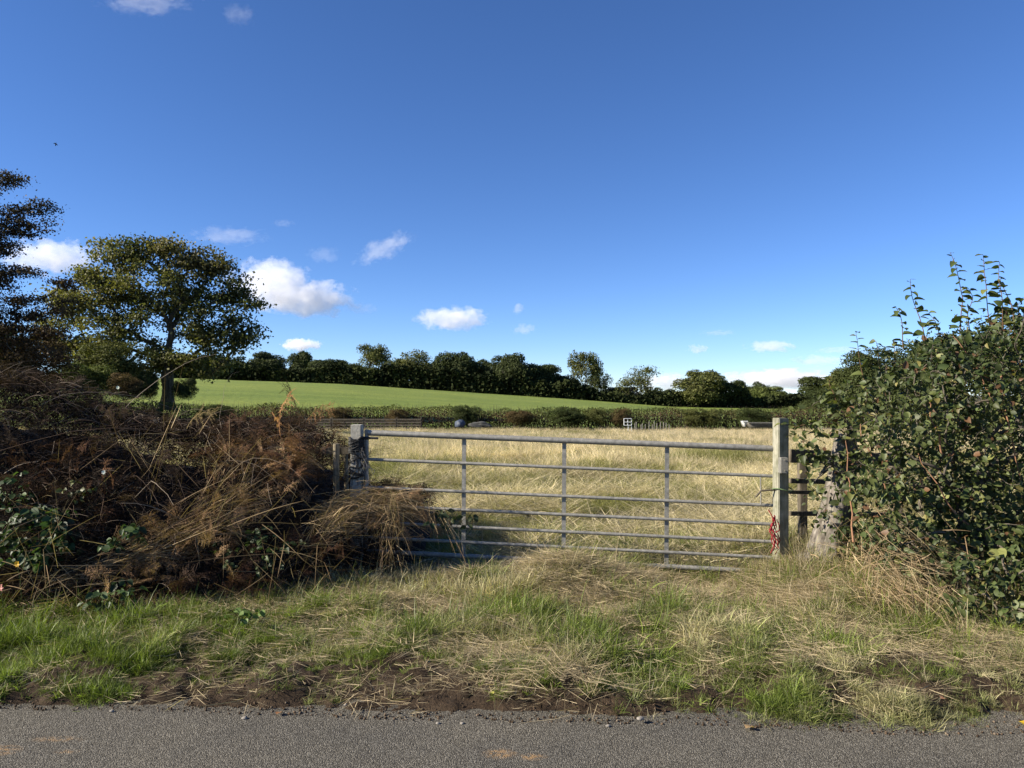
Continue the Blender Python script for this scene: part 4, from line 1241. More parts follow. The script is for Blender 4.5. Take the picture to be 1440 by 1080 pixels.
# bracken fronds
def frond(rng, L=0.62, pairs=17, m=None):
    t = np.linspace(0, 1, 14); bend = rng.uniform(0.5, 1.3); ang = rng.uniform(0.1, 0.4) + bend * t
    pts = np.cumsum(np.stack([0 * t, np.sin(ang), np.cos(ang)], -1), 0) * L / 14; pts[:, 0] += 0.03 * np.sin(t * 4 + rng.uniform(0, 6))
    V, F = tubes(pts[None], (0.0032 * (1 - 0.8 * t))[None], 3); g = Geo(); g.add(V, F, v=0.85)
    for i in range(pairs):
        f = 0.18 + 0.80 * i / (pairs - 1); q = f * 13; a = int(q); b = min(a + 1, 13); p0 = pts[a] * (1 - (q - a)) + pts[b] * (q - a)
        dr = norm(pts[b] - pts[max(a - 1, 0)]); pl = L * 0.36 * math.sin(math.pi * min(1, 0.18 + (1 - f) * 0.86)) * rng.uniform(0.75, 1.1)
        for sgn in (-1, 1):
            d = norm(np.array([sgn, 0, 0]) + 0.45 * dr + rng.normal(0, 0.22, 3)); nl = 9; tt = np.arange(1, nl + 1) / nl
            dn = np.array([0, 0, -1.0]); curl = rng.uniform(0.1, 0.9)
            ps = p0 + d * (tt * pl)[:, None] + dn * (curl * pl * 0.45 * tt ** 2)[:, None]
            w = pl * 0.17 * (1.15 - tt); T = []; 
            for j in range(nl):
                for s2 in (-1, 1):
                    o = norm(dr * s2 + d * 0.35 + rng.normal(0, 0.5, 3)); e = ps[j] + o * (w[j] + 0.004)
                    T += [ps[j] - d * pl / nl * 0.34, e, ps[j] + d * pl / nl * 0.34]
            g.add(np.array(T), np.arange(len(T)).reshape(-1, 3), v=rng.uniform(0.1, 0.9))
    return g.mesh('frond', m)


fr_v = [frond(rg, m=M_brack_i) for _ in range(6)]


def bracken(name, label, centres, n, spread, scl, tone_a, tone_b, seed, zoff=0.0, root_=None):
    rng = np.random.default_rng(seed); pos = []
    for (px, py, rx, ry, Y) in centres:
        k = Y / F_PX; c = P(px, py, Y); m_ = max(4, int(n * rx * ry / sum(q[2] * q[3] for q in centres)))
        a = rng.uniform(0, 6.3, m_); r = np.sqrt(rng.uniform(0, 1, m_))
        x = c.x + rx * k * r * np.cos(a); z = c.z - ry * k * r * np.sin(a)
        y = Y + rng.normal(0, spread, m_) + (z - c.z) * 0.5
        pos.append(np.stack([x, y, z - 0.12], -1))
    pos = np.concatenate(pos); N = len(pos)
    rot = np.stack([rng.normal(-0.5, 0.7, N), rng.normal(0, 0.7, N), rng.uniform(0, 6.3, N)], -1)
    tone = tonemix(tone_a, tone_b, rng.uniform(0, 1, N)) * rng.uniform(0.6, 1.25, (N, 1))
    root = empty(name, label, 'bracken', tuple(pos.mean(0)))
    o = scatter('fronds', fr_v, pos, rot, scl * rng.uniform(0.6, 1.15, N), tone, rng.integers(0, 6, N))
    under(o, root); return root


RUST = (0.185, 0.092, 0.050); BUFF = (0.29, 0.19, 0.11); DULL = (0.055, 0.035, 0.024)
bracken('bracken_clump', 'rusty clump of dead bracken on the bank top left of the hinge post', [(335, 634, 54, 18, 6.45), (385, 628, 40, 22, 6.5), (405, 655, 34, 22, 6.4)], 230, 0.12, 0.40, RUST, BUFF, 1)
bracken('bracken_clump', 'pale brown sweep of broken bracken in the middle of the bank', [(265, 745, 75, 34, 5.75), (310, 705, 48, 34, 5.95), (180, 790, 60, 18, 5.5), (345, 680, 30, 24, 6.1)], 190, 0.10, 0.36, BUFF, (0.20, 0.12, 0.065), 2)
bracken('bracken_clump', 'dull brown bracken on the far left of the bank above the green bramble', [(60, 660, 60, 40, 6.0), (110, 625, 40, 30, 6.2), (25, 700, 30, 30, 5.8), (140, 690, 40, 40, 5.9)], 150, 0.10, 0.40, DULL, RUST, 3)
bracken('bracken_clump', 'dark shaded bracken low on the bank at the left edge of the grass', [(60, 830, 80, 24, 5.35), (200, 830, 60, 24, 5.4), (330, 800, 50, 30, 5.6), (440, 760, 40, 30, 6.0), (10, 780, 40, 40, 5.5)], 190, 0.08, 0.36, DULL, (0.10, 0.05, 0.03), 4)
rng = np.random.default_rng(99); N = 2100; pos = on_bank(rng, N, -7.6, -1.15, 0.02, 2.1, 0.05) - np.array([0, 0, 0.09])
rot = np.stack([rng.normal(-0.4, 0.8, N), rng.normal(0, 0.8, N), rng.uniform(0, 6.3, N)], -1)
tone = tonemix(DULL, (0.072, 0.050, 0.037), rng.uniform(0, 1, N)) * rng.uniform(0.45, 1.15, (N, 1)); hot = fbm(pos[:, 0] * 1.8, pos[:, 2] * 1.8, 98, 2) > 0.25; tone[hot] = tone[hot] * np.array([1.5, 1.25, 1.05])
under(scatter('withered_fronds', fr_v, pos, rot, 0.36 * rng.uniform(0.5, 1.2, N), tone, rng.integers(0, 6, N)), th)
bracken('bracken_clump', 'brown bracken hanging over the lower bars at the hinge end', [(560, 700, 45, 22, 6.45), (520, 712, 40, 24, 6.4), (580, 730, 20, 18, 6.45)], 80, 0.06, 0.32, (0.22, 0.13, 0.07), BUFF, 5)
# single fronds that stand up against the field
def single_frond(px, py, Y, h, lean, seed, label, tone=(0.24, 0.13, 0.06)):
    rng = np.random.default_rng(seed); me = frond(rng, L=h, pairs=13, m=M_bracken)
    a = me.attributes.new('tone', 'FLOAT_VECTOR', 'POINT') if 'tone' not in me.attributes else me.attributes['tone']
    a.data.foreach_set('vector', np.tile(np.array(tone, np.float32), len(me.vertices)))
    o = link('bracken_frond', me, label=label, cat='bracken'); p = P(px, py, Y); o.location = p; o.rotation_euler = lean; return o


single_frond(422, 600, 6.5, 0.42, (0.1, -0.5, 1.9), 3, 'upright rusty frond standing above the rusty bank clump', (0.050, 0.030, 0.020))
single_frond(430, 598, 6.45, 0.34, (0.0, 0.6, -1.5), 4, 'frond arching right beside the upright rusty one')
single_frond(262, 606, 6.4, 0.34, (0.0, 0.5, -1.4), 5, 'olive brown frond sticking up left of the rusty bank clump', (0.20, 0.15, 0.07))
single_frond(400, 628, 6.2, 0.50, (0.6, 0.4, -1.2), 6, 'broad pale frond spreading right at the end of the rusty clump', (0.32, 0.17, 0.08))


# heaps of long dry stalks
def straw_heap(name, label, specs, m, seed, cat='dry grass'):
    rng = np.random.default_rng(seed); g = Geo()
    for (p0, p1, Y0, Y1, n, spread, arch, tones, w, fall) in specs:
        a = np.array(P(*p0, Y0)); b = np.array(P(*p1, Y1)); k = Y0 / F_PX * spread
        t0 = rng.uniform(-0.1, 0.75, n); L = rng.uniform(0.12, 0.45, n); K = 7
        A = a + (b - a) * t0[:, None] + rng.normal(0, 1, (n, 3)) * np.array([k, k * 0.8, k]); ext = (b - a) * L[:, None] + rng.normal(0, k * 0.9, (n, 3))
        t = np.linspace(0, 1, K)[None, :, None]; Pt = A[:, None] + ext[:, None] * t; q = t0[:, None] + L[:, None] * t[..., 0]
        Pt[..., 2] += arch * np.sin(np.clip(q, 0, 1.15) * math.pi) - fall * (t[..., 0] ** 2) * rng.uniform(0, 1, (n, 1))
        wd = w * rng.uniform(0.5, 1.3, (n, 1)) * np.array([0.7, 1, 1, 1, 0.8, 0.6, 0.2])[None]
        V, F = ribbons(Pt, wd / 2, norm(rng.normal(size=(n, 3))))
        tc = tonemix(tones[0], tones[1], rng.uniform(0, 1, n)); g.add(V, F, np.repeat(tc, K * 2, 0), np.repeat(rng.uniform(0, 1, n), K * 2))
    return link(name, g.mesh(name, m), label=label, cat=cat)


S1 = ((0.40, 0.30, 0.17), (0.17, 0.11, 0.065))
straw_heap('dry_stalks', 'pale heap of collapsed grass and stalks against the hinge end of the gate', [
    ((455, 722), (598, 716), 6.30, 6.42, 900, 11, 0.05, S1, 0.004, 0.10), ((475, 712), (585, 704), 6.4, 6.5, 400, 9, 0.05, S1, 0.004, 0.05),
    ((545, 700), (548, 800), 6.25, 6.15, 170, 13, 0.0, S1, 0.004, 0.0), ((440, 760), (520, 700), 6.1, 6.3, 350, 14, 0.02, S1, 0.005, 0.05), ((590, 705), (640, 765), 6.4, 6.3, 40, 10, 0.08, S1, 0.005, 0.1)], M_bracken, 1)
straw_heap('dry_stalks', 'long pale stalks slanting across the middle of the bank', [
    ((170, 800), (380, 700), 5.55, 6.0, 300, 15, 0.03, S1, 0.004, 0.06), ((250, 775), (350, 660), 5.75, 6.1, 160, 17, 0.02, S1, 0.004, 0.05), ((80, 815), (240, 770), 5.4, 5.6, 160, 9, 0.02, S1, 0.005, 0.04),
    ((320, 720), (330, 640), 6.0, 6.2, 60, 20, 0.0, S1, 0.005, 0.0)], M_bracken, 2)
straw_heap('dry_stalks', 'bent dry stalks hanging in the shade at the foot of the bank', [
    ((60, 800), (90, 870), 5.3, 5.2, 160, 45, 0.05, S1, 0.0045, 0.0), ((380, 780), (430, 860), 5.7, 5.5, 200, 50, 0.08, ((0.26, 0.2, 0.11), (0.14, 0.09, 0.05)), 0.0045, 0.05), ((200, 700), (230, 640), 5.9, 6.0, 90, 50, 0.0, S1, 0.004, 0.0)], M_bracken, 3)
straw_heap('dry_stalks', 'pale brown dry grass heaped under the shrub on the right', [
    ((1200, 800), (1290, 860), 5.9, 5.4, 700, 24, 0.06, ((0.40, 0.31, 0.18), (0.24, 0.16, 0.09)), 0.005, 0.12), ((1240, 760), (1255, 850), 6.0, 5.6, 500, 28, 0.0, ((0.40, 0.31, 0.18), (0.22, 0.14, 0.08)), 0.005, 0.0),
    ((1240, 790), (1330, 880), 5.25, 4.95, 500, 26, 0.05, ((0.40, 0.32, 0.19), (0.22, 0.15, 0.085)), 0.004, 0.04), ((1180, 850), (1320, 880), 5.5, 5.2, 500, 18, 0.05, ((0.40, 0.30, 0.16), (0.22, 0.14, 0.08)), 0.005, 0.08), ((1290, 800), (1400, 880), 5.5, 5.1, 300, 22, 0.05, S1, 0.005, 0.05)], M_bracken, 4)

# ------------------------------------------------------------------ leafy plants with leaves built one by one
LT = [leaf_template('oval', 0.18 + 0.15 * i, 0.05 + 0.12 * i, 6) for i in range(4)]


def leaf_meshes(tag, tones, m):
    out = []
    for i, (V, F) in enumerate(LT):
        for j, tn in enumerate(tones):
            out.append(new_mesh('leaf', V, [F], np.tile(np.array(tn, float), (len(V), 1)), np.full(len(V), 0.25 + 0.5 * ((i * 7 + j * 3) % 5) / 4), True, [m]))
    return out


def place_leaf(me, root, pos, d, up, s):
    M = frames(np.array([d]), np.array([up]))[0] * s
    o = bpy.data.objects.new('leaf', me); COL.objects.link(o); o.parent = root
    o.matrix_parent_inverse = Matrix.Translation(root.location).inverted()
    o.matrix_basis = Matrix([[*M[0], pos[0]], [*M[1], pos[1]], [*M[2], pos[2]], [0, 0, 0, 1]])
    return o


def leafy(root, pos, d, up, s, tone, meshes, m, nsingle):
    """the largest seen leaves as parts, the rest joined"""
    n = len(pos); dist = pos[:, 1] - 0.0
    score = s / np.maximum(dist, 0.5) - 0.004 * (dist - dist.min()); inview = np.abs(pos[:, 0] / dist) < 0.68
    order = np.argsort(-(score + inview * 1.0))
    for k, i in enumerate(order[:nsingle]):
        place_leaf(meshes[k % len(meshes)], root, pos[i], d[i], up[i], s[i])
    rest = order[nsingle:]
    if not len(rest): return
    g = Geo(); typ = np.arange(len(rest)) % 4
    for q, (V, F) in enumerate(LT):
        r = rest[typ == q]
        if not len(r): continue
        M = frames(d[r], up[r]) * s[r][:, None, None]; VV, FF = stamp(V, F, M, pos[r])
        g.add(VV, FF, np.repeat(tone[r], len(V), 0), np.repeat(np.random.default_rng(q).uniform(0, 1, len(r)), len(V)))
    under(link('leaf_mass', g.mesh('leaf_mass', m, True), kind='stuff'), root)


# green bramble patches on the bank
def bramble(label, px, py, rx, ry, Y, n, size, seed, tones=((0.035, 0.065, 0.018), (0.060, 0.095, 0.025), (0.025, 0.045, 0.015)), nsingle=60):
    rng = np.random.default_rng(seed); k = Y / F_PX; c = np.array(P(px, py, Y)); root = empty('bramble_plant', label, 'bramble', tuple(c - np.array([0, 0, ry * k])))
    m = n // 3; a = rng.uniform(0, 6.3, m); r = np.sqrt(rng.uniform(0, 1, m))
    cen = c + np.stack([rx * k * r * np.cos(a), rng.normal(0, 0.07, m) - ry * k * r * np.sin(a) * -0.4, ry * k * r * np.sin(a)], -1)
    pos, dd, uu = [], [], []
    for q in range(3):
        az = rng.uniform(-0.5, 0.5, m) + (q - 1) * 1.25 - math.pi / 2 + rng.normal(0, 0.8, m)
        d = np.stack([np.cos(az), np.sin(az) * 0.9, rng.uniform(-0.8, 0.15, m)], -1); pos.append(cen + norm(d) * 0.012); dd.append(d); uu.append(norm(np.array([0, -0.7, 0.8]) + 0.55 * rng.normal(size=(m, 3))))
    pos, dd, uu = (np.concatenate(v) for v in (pos, dd, uu)); N = len(pos); s = size * rng.uniform(0.6, 1.2, N)
    tn = np.array(tones)[rng.integers(0, len(tones), N)]
    leafy(root, pos, dd, uu, s, tn, leaf_meshes('b', tones, M_leaf), M_leaf, nsingle)
    A = cen + np.array([0, 0.03, -0.01]); Pt = arcs(rng, A - np.array([0, -0.02, 0.10]), m, 0.16, 5, 0.9, 0.4); V, F = tubes(Pt, np.full(Pt.shape[:2], 0.0022), 4); g = Geo(); g.add(V, F, (0.09, 0.07, 0.03))
    under(link('canes', g.mesh('canes', M_twig), kind='stuff'), root)


bramble('large dark green bramble patch low on the bank at the far left', 55, 752, 52, 40, 5.45, 330, 0.066, 1, nsingle=110)
bramble('small green bramble sprig between the big bramble patch and the pale stalks', 178, 752, 22, 14, 5.5, 36, 0.07, 2, nsingle=24)
bramble('low bramble leaves at the grass edge under the pale stalks', 160, 845, 30, 24, 5.15, 70, 0.055, 3, nsingle=40)
bramble('narrow bramble tuft left of the big patch at the picture edge', 20, 690, 16, 30, 5.6, 60, 0.05, 4, nsingle=20)
bramble('yellow green leaves high in the dead bank above the big bramble patch', 112, 690, 20, 14, 5.75, 30, 0.045, 5, ((0.10, 0.11, 0.03), (0.06, 0.07, 0.02)), nsingle=16)
bramble('dark bramble leaves hanging on the lower bars of the gate', 640, 728, 34, 12, 6.38, 40, 0.06, 6, ((0.025, 0.04, 0.015), (0.04, 0.05, 0.02)), nsingle=30)
bramble('sparse low bramble in the shade left of the gateway', 360, 770, 60, 30, 5.75, 110, 0.05, 7, ((0.030, 0.050, 0.015), (0.05, 0.075, 0.02)), nsingle=40)
bramble('pale green dock like weed in the verge grass below the bank', 345, 862, 20, 9, 4.85, 26, 0.048, 8, ((0.13, 0.19, 0.05), (0.10, 0.15, 0.04)), nsingle=20)


# ------------------------------------------------------------------ tall leafy shrub on the right
def shrub():
    rng = np.random.default_rng(51)
    root = empty('elm_shrub', 'large leafy elm shrub with tall shoots filling the right beside the gate', 'shrub', (3.6, 6.0, float(ground(3.6, 6.0))))
    left = np.array([(430, 1420), (450, 1330), (480, 1296), (500, 1262), (520, 1225), (545, 1180), (570, 1140), (600, 1118), (640, 1128), (680, 1126), (720, 1134), (760, 1165), (800, 1240), (840, 1290), (880, 1345), (910, 1400)])
    # crown nodes
    nodes = []
    while len(nodes) < 2400:
        py = rng.uniform(432, 905); lx = np.interp(py, left[:, 0], left[:, 1]) + 22 * float(noise2(py / 25, 0, 3)); px = rng.uniform(lx, 1800)
        inner = min(1, (px - lx) / 110 + 0.12)
        if px - lx < 55 and rng.uniform() < 0.5: continue
        Y = 6.25 - 1.0 * float(sstep(720, 880, py)) - rng.uniform(-0.4, 1) * 0.85 * inner + 0.2 * float(fbm(px / 70, py / 70, 6, 2)) * 2
        if px > 1440 and rng.uniform() < 0.4: continue
        nodes.append(P(px, py, Y)[:])
    nodes = np.array(nodes); nodes = nodes[nodes[:, 2] > ground(nodes[:, 0], nodes[:, 1]) + 0.08]
    tr = [np.array([3.7, 6.1, 0.1]), np.array([3.7, 6.1, 0.3]), np.array([3.68, 6.1, 0.5]), np.array([3.6, 6.1, 0.8])]
    pts, par, cnt = grow(nodes, tr, 0.30, 0.0)
    # further stems from the root
    under(link('stems', skeleton_mesh('stems', pts, par, cnt, 0.0019, 0.42, M_twig, rng, 0.09, 0.035)), root)
    a = pts[par[len(tr):]]; b = pts[len(tr):]; L = np.linalg.norm(b - a, axis=1)
    pos, dd, uu, ss = [], [], [], []
    per = 9
    for q in range(per):
        t = rng.uniform(0.1, 1.1, len(a))[:, None]; p = a + (b - a) * t + rng.normal(0, 0.035, a.shape)
        d = norm(norm(b - a) * 0.6 + rvec(rng, len(a)) + np.array([0, -0.25, -0.35])); pos.append(p); dd.append(d)
        uu.append(norm(rvec(rng, len(a)) * 0.75 + np.array([-0.15, -0.35, 0.75]))); ss.append(rng.uniform(0.024, 0.062, len(a)) * rng.choice([0.65, 1.0, 1.25], len(a)))
    pos, dd, uu, ss = (np.concatenate(v) for v in (pos, dd, uu, ss))
    # larger leaves low at the right
    lowr = (pos[:, 2] < 0.9) & (pos[:, 0] > 3.2); ss[lowr] *= 1.25
    N = len(pos); u = np.clip(0.5 + 0.8 * fbm(pos[:, 0] * 2, pos[:, 2] * 2, 61, 2) + rng.normal(0, 0.2, N), 0, 1)
    tone = tonemix((0.034, 0.052, 0.016), (0.092, 0.108, 0.034), u)
    yl = rng.uniform(0, 1, N) < 0.05; tone[yl] = (0.17, 0.15, 0.05); br = rng.uniform(0, 1, N) < 0.05; tone[br] = (0.11, 0.06, 0.03)
    tones = ((0.055, 0.080, 0.022), (0.10, 0.12, 0.036), (0.075, 0.10, 0.030), (0.16, 0.17, 0.05))
    lm = leaf_meshes('s', tones, M_leaf)
    leafy(root, pos, dd, uu, ss, tone, lm, M_leaf, 215)
    # shoots against the sky
    shoots = [((1350, 470), (1356, 420), (1345, 385), (1336, 356), 6.0), ((1396, 470), (1388, 420), (1382, 385), (1384, 358), 5.95), ((1412, 480), (1408, 430), (1404, 395), (1408, 368), 5.9), ((1428, 470), (1420, 430), (1413, 405), (1408, 392), 5.9),
              ((1300, 480), (1292, 445), (1284, 415), (1279, 393), 6.1), ((1222, 570), (1215, 530), (1208, 495), (1202, 468), 6.1), ((1246, 560), (1240, 525), (1234, 498), (1231, 480), 6.15), ((1262, 545), (1259, 515), (1256, 492), (1258, 480), 6.2),
              ((1272, 490), (1268, 462), (1264, 440), (1262, 432), 6.1), ((1190, 600), (1150, 592), (1120, 600), (1098, 596), 6.25), ((1200, 620), (1160, 612), (1130, 605), (1108, 572), 6.2), ((1205, 650), (1160, 640), (1140, 625), (1116, 612), 6.2), ((1440, 470), (1436, 440), (1430, 430), (1434, 420), 5.9), ((1368, 480), (1362, 440), (1366, 420), (1362, 405), 6.0), ((1330, 490), (1318, 462), (1312, 450), (1308, 440), 6.05), ((1180, 575), (1172, 556), (1166, 540), (1170, 528), 6.3)]
    g = Geo(); k = 0
    for s_ in shoots:
        Y = s_[4]; c = np.array([P(*q, Y)[:] for q in s_[:4]]); t = np.linspace(0, 3, 16); i0 = np.minimum(t.astype(int), 2); f = (t - i0)[:, None]
        pl = c[i0] * (1 - f) + c[np.minimum(i0 + 1, 3)] * f; pl[:, 1] += 0.02 * np.sin(t * 2 + k); V, F = tubes(pl[None], np.linspace(0.0042, 0.0016, 16)[None], 5); g.add(V, F, (0.12, 0.07, 0.04))
        Ls = np.linalg.norm(c[-1] - c[0]); nl = max(8, int(Ls / 0.036)); 
        for j in range(nl):
            t_ = 0.12 + 0.88 * j / (nl - 1); q = t_ * 15; a_ = int(min(q, 14)); p = pl[a_] * (1 - (q - a_)) + pl[a_ + 1] * (q - a_); sgn = 1 if j % 2 else -1
            az = rng.normal(0, 0.7); d = np.array([sgn * math.cos(az), math.sin(az), rng.uniform(-0.35, 0.45)]); sz = 0.098 * (1.05 - 0.5 * t_) * rng.uniform(0.75, 1.2)
            place_leaf(lm[(k * 5 + j) % len(lm)], root, p, d, norm(np.array([0.1 * sgn, -0.3, 1]) + 0.35 * rng.normal(size=3)), sz); 
        k += 1
    under(link('shoot', g.mesh('shoot', M_twig), kind='stuff'), root)
    # reddish dead canes and pale branches through the bush
    canes = [((1395, 560), (1340, 470)), ((1330, 640), (1300, 560)), ((1405, 520), (1440, 700)), ((1250, 700), (1210, 600)), ((1360, 740), (1290, 640)), ((1290, 850), (1330, 800)), ((1310, 860), (1345, 835)), ((1400, 790), (1350, 770)), ((1430, 850), (1395, 900)), ((1200, 760), (1190, 620))]
    A = np.array([P(*p, 5.65)[:] for p, q in canes]); B = np.array([P(*q, 5.7)[:] for p, q in canes]); t = np.linspace(0, 1, 8)[None, :, None]
    Pt = A[:, None] * (1 - t) + B[:, None] * t + rng.normal(0, 0.012, (len(canes), 8, 3)); V, F = tubes(Pt, np.tile(np.linspace(0.008, 0.003, 8), (len(canes), 1)), 6); g = Geo(); g.add(V, F, (0.26, 0.14, 0.08))
    under(link('old_canes', g.mesh('old_canes', M_twig, True), kind='stuff'), root)


shrub()
# dead inner twigs and darkness inside the shrub come from a second, smaller leaved shrub behind
def hawthorn():
    rng = np.random.default_rng(52); root = empty('hawthorn_bush', 'fine leaved dark hawthorn standing close behind the elm shrub', 'bush', (5.2, 9.5, float(ground(5.2, 9.5))))
    lobes = [(1300, 520, 50, 45), (1350, 500, 55, 50), (1420, 480, 60, 45), (1260, 560, 40, 40), (1330, 600, 70, 60), (1440, 600, 80, 70), (1520, 520, 80, 80), (1280, 640, 60, 50), (1400, 700, 80, 50)]
    nodes = px_nodes(rng, lobes, 9.5, 0.7, 42); tr = [np.array([5.2, 9.5, z]) for z in (-0.1, 0.1, 0.3, 0.5)]
    pts, par, cnt = grow(nodes, tr, 0.3); under(link('stems', skeleton_mesh('stems', pts, par, cnt, 0.002, 0.42, M_twig, rng, 0.1, 0.05)), root)
    tips = pts[4:]; u = np.clip(0.5 + fbm(tips[:, 0] * 1.5, tips[:, 2] * 1.5, 63, 2), 0, 1)
    V, F, C, v = clump_leaves(rng, tips, 38, 0.09, 0.8, 0.042, tonemix((0.030, 0.045, 0.014), (0.085, 0.095, 0.030), u)); g = Geo(); g.add(V, F, C, v)
    under(link('foliage', g.mesh('foliage', M_leaf)), root)


hawthorn()

# ------------------------------------------------------------------ stones, clods, fallen leaves, flowers, bird
def small_stone(i, px, py, r, m, name, label, cat, group=None):
    d = np.array(P(px, py, 1.0)) - np.array([0, 0, CAM_Z]); Y = 3.0
    for _ in range(40):
        p = np.array([0, 0, CAM_Z]) + d * Y; h = float(ground(p[0], p[1])) if p[1] > float(edge_y(p[0])) else -0.004
        Y = Y * (CAM_Z - h) / (CAM_Z - p[2])
    p = np.array([0, 0, CAM_Z]) + d * Y
    return lumpy(name, (p[0], p[1], p[2] + r * 0.3), r, r * 0.8, r * 0.6, m, i, 0.5, 2, label=label, cat=cat, group=group), p


rs = random.Random(4)
for i, (px, py, r) in enumerate(((900, 1012, .017), (855, 1022, .012), (708, 1013, .012), (650, 1018, .010), (616, 1018, .011), (344, 1011, .014), (157, 1001, .012), (486, 992, .010), (611, 1010, .009), (1000, 1014, .010), (1310, 1026, .013), (20, 911, .015))):
    small_stone(i, px, py, r, M_stone, 'stone', ['pale stone largest of those on the soil strip, below the right half of the gate', 'small pale stone on the tarmac edge left of the largest one', 'pale stone on the tarmac edge under the middle of the picture', 'small stone by the tarmac edge left of the middle one', 'flat grey stone in the loose soil left of centre', 'rounded white stone at the tarmac edge below the tyre rut', 'small white pebble at the tarmac edge at the left', 'pebble on the soil right of the tyre rut', 'tiny pebble next to the flat grey stone', 'little pebble right of the largest stone', 'pale stone among the low grass at the right edge of the road', 'pale stone lying in the green grass at far left'][i], 'stone')
# soil clods strewn along the edge
rg = np.random.default_rng(71); n = 4200; x = rg.uniform(-3.3, 3.2, n); y = edge_y(x) + rg.exponential(0.15, n) - 0.02
ico = np.array([(0, 0, 1), (0.9, 0, 0.1), (0, 0.9, -0.1), (-0.9, 0.1, 0), (0.1, -0.9, 0.1), (0, 0, -0.8)]); icf = np.array([(0, 1, 2), (0, 2, 3), (0, 3, 4), (0, 4, 1), (5, 2, 1), (5, 3, 2), (5, 4, 3), (5, 1, 4)])
s = 0.0018 + 0.0085 * rg.uniform(0, 1, n) ** 4; z = np.where(y > edge_y(x), ground(x, y), -0.004)
z = np.maximum(z, -0.004) + s * 0.3
V, F = stamp(ico, icf, frames(rvec(rg, n), rvec(rg, n)) * s[:, None, None], np.stack([x, y, z], -1))
col = np.array([(0.045, 0.030, 0.018), (0.08, 0.055, 0.035), (0.13, 0.10, 0.07)])[rg.choice(3, n, p=[.5, .4, .1])]
g = Geo(); g.add(V, F, np.repeat(col, 6, 0), np.repeat(rg.uniform(0, 1, n), 6))
link('soil_crumbs', g.mesh('soil_crumbs', M_twig), label='dark soil crumbs and grit strewn along the road edge', cat='soil', kind='stuff')


def fallen_leaf(px, py, s, tone, label, seed, cat='leaf'):
    o, p = small_stone(seed, px, py, 0.001, M_stone, 'x', 'x', 'x'); bpy.data.objects.remove(o)
    V, F = leaf_template('oval', 0.5, 0.35, 5); rr = random.Random(seed)
    me = new_mesh('fallen_leaf', V * np.array([1.2, 1, 1]), [F], np.tile(np.array(tone), (len(V), 1)), np.full(len(V), 0.6), True, [M_leaf])
    o = link('fallen_leaf', me, label=label, cat=cat); o.scale = (s, s, s); o.location = (p[0], p[1], p[2] + 0.012); o.rotation_euler = (0.15, rr.uniform(-.2, .2), rr.uniform(0, 6.3))


fallen_leaf(1049, 1028, 0.055, (0.45, 0.30, 0.15), 'tan fallen leaf lying on the tarmac edge right of centre', 1)
fallen_leaf(1372, 1010, 0.05, (0.50, 0.42, 0.05), 'yellow leaf in the low grass farther left at the right edge', 2)
fallen_leaf(1432, 1018, 0.06, (0.60, 0.40, 0.03), 'bright yellow leaf in the grass at the very right edge', 3)
fallen_leaf(694, 979, 0.035, (0.55, 0.55, 0.12), 'small lime yellow leaf on the soil below the centre', 4)
fallen_leaf(720, 857, 0.05, (0.50, 0.48, 0.14), 'pale yellow leaf caught in the grass hump before the gate', 5)
fallen_leaf(1323, 986, 0.04, (0.45, 0.24, 0.14), 'orange brown leaf in the verge at the lower right', 6)
fallen_leaf(143, 871, 0.04, (0.45, 0.33, 0.20), 'buff leaf at the top of the left grass patch', 7)
fallen_leaf(389, 1008, 0.04, (0.30, 0.15, 0.07), 'curled brown leaf at the road edge left of centre', 8)


def flower(px, py, Y, r, tone, label, name, seed, cat='flower'):
    rng = np.random.default_rng(seed); c = np.array(P(px, py, Y)); g = Geo(); n = 7
    az = np.arange(n) * 2 * math.pi / n; d = np.stack([np.cos(az), 0 * az - 0.3, np.sin(az)], -1)
    V, F = stamp(QUADV, QUADF, frames(d, np.tile([0, -1.0, 0.2], (n, 1))) * r, np.tile(c, (n, 1))); 
    root = empty(name, label, cat, tuple(c - np.array([0, 0, 0.25]))); g.add(V, F, tone, 0.7); under(link('petals', g.mesh('petals', M_leaf)), root)
    st = np.array([[c, c + [0.01, 0.02, -0.12], c + [0.0, 0.05, -0.25]]]); V, F = tubes(st, np.full((1, 3), 0.002), 4); g = Geo(); g.add(V, F, (0.06, 0.09, 0.03)); under(link('stalk', g.mesh('stalk', M_twig)), root)


flower(24, 793, 5.1, 0.024, (0.75, 0.45, 0.04), 'small yellow bloom low on the bank at the far left', 'yellow_flower', 1)
flower(0, 826, 5.0, 0.030, (0.75, 0.35, 0.28), 'pink bloom cut by the left edge of the picture', 'pink_flower', 2)
flower(146, 664, 5.85, 0.020, (0.75, 0.78, 0.70), 'single white bloom in the dead tangle of the bank', 'white_flower', 3)
flower(166, 545, 6.6, 0.018, (0.70, 0.72, 0.62), 'tiny pale bloom on top of the dark bank at the left', 'pale_flower', 4)

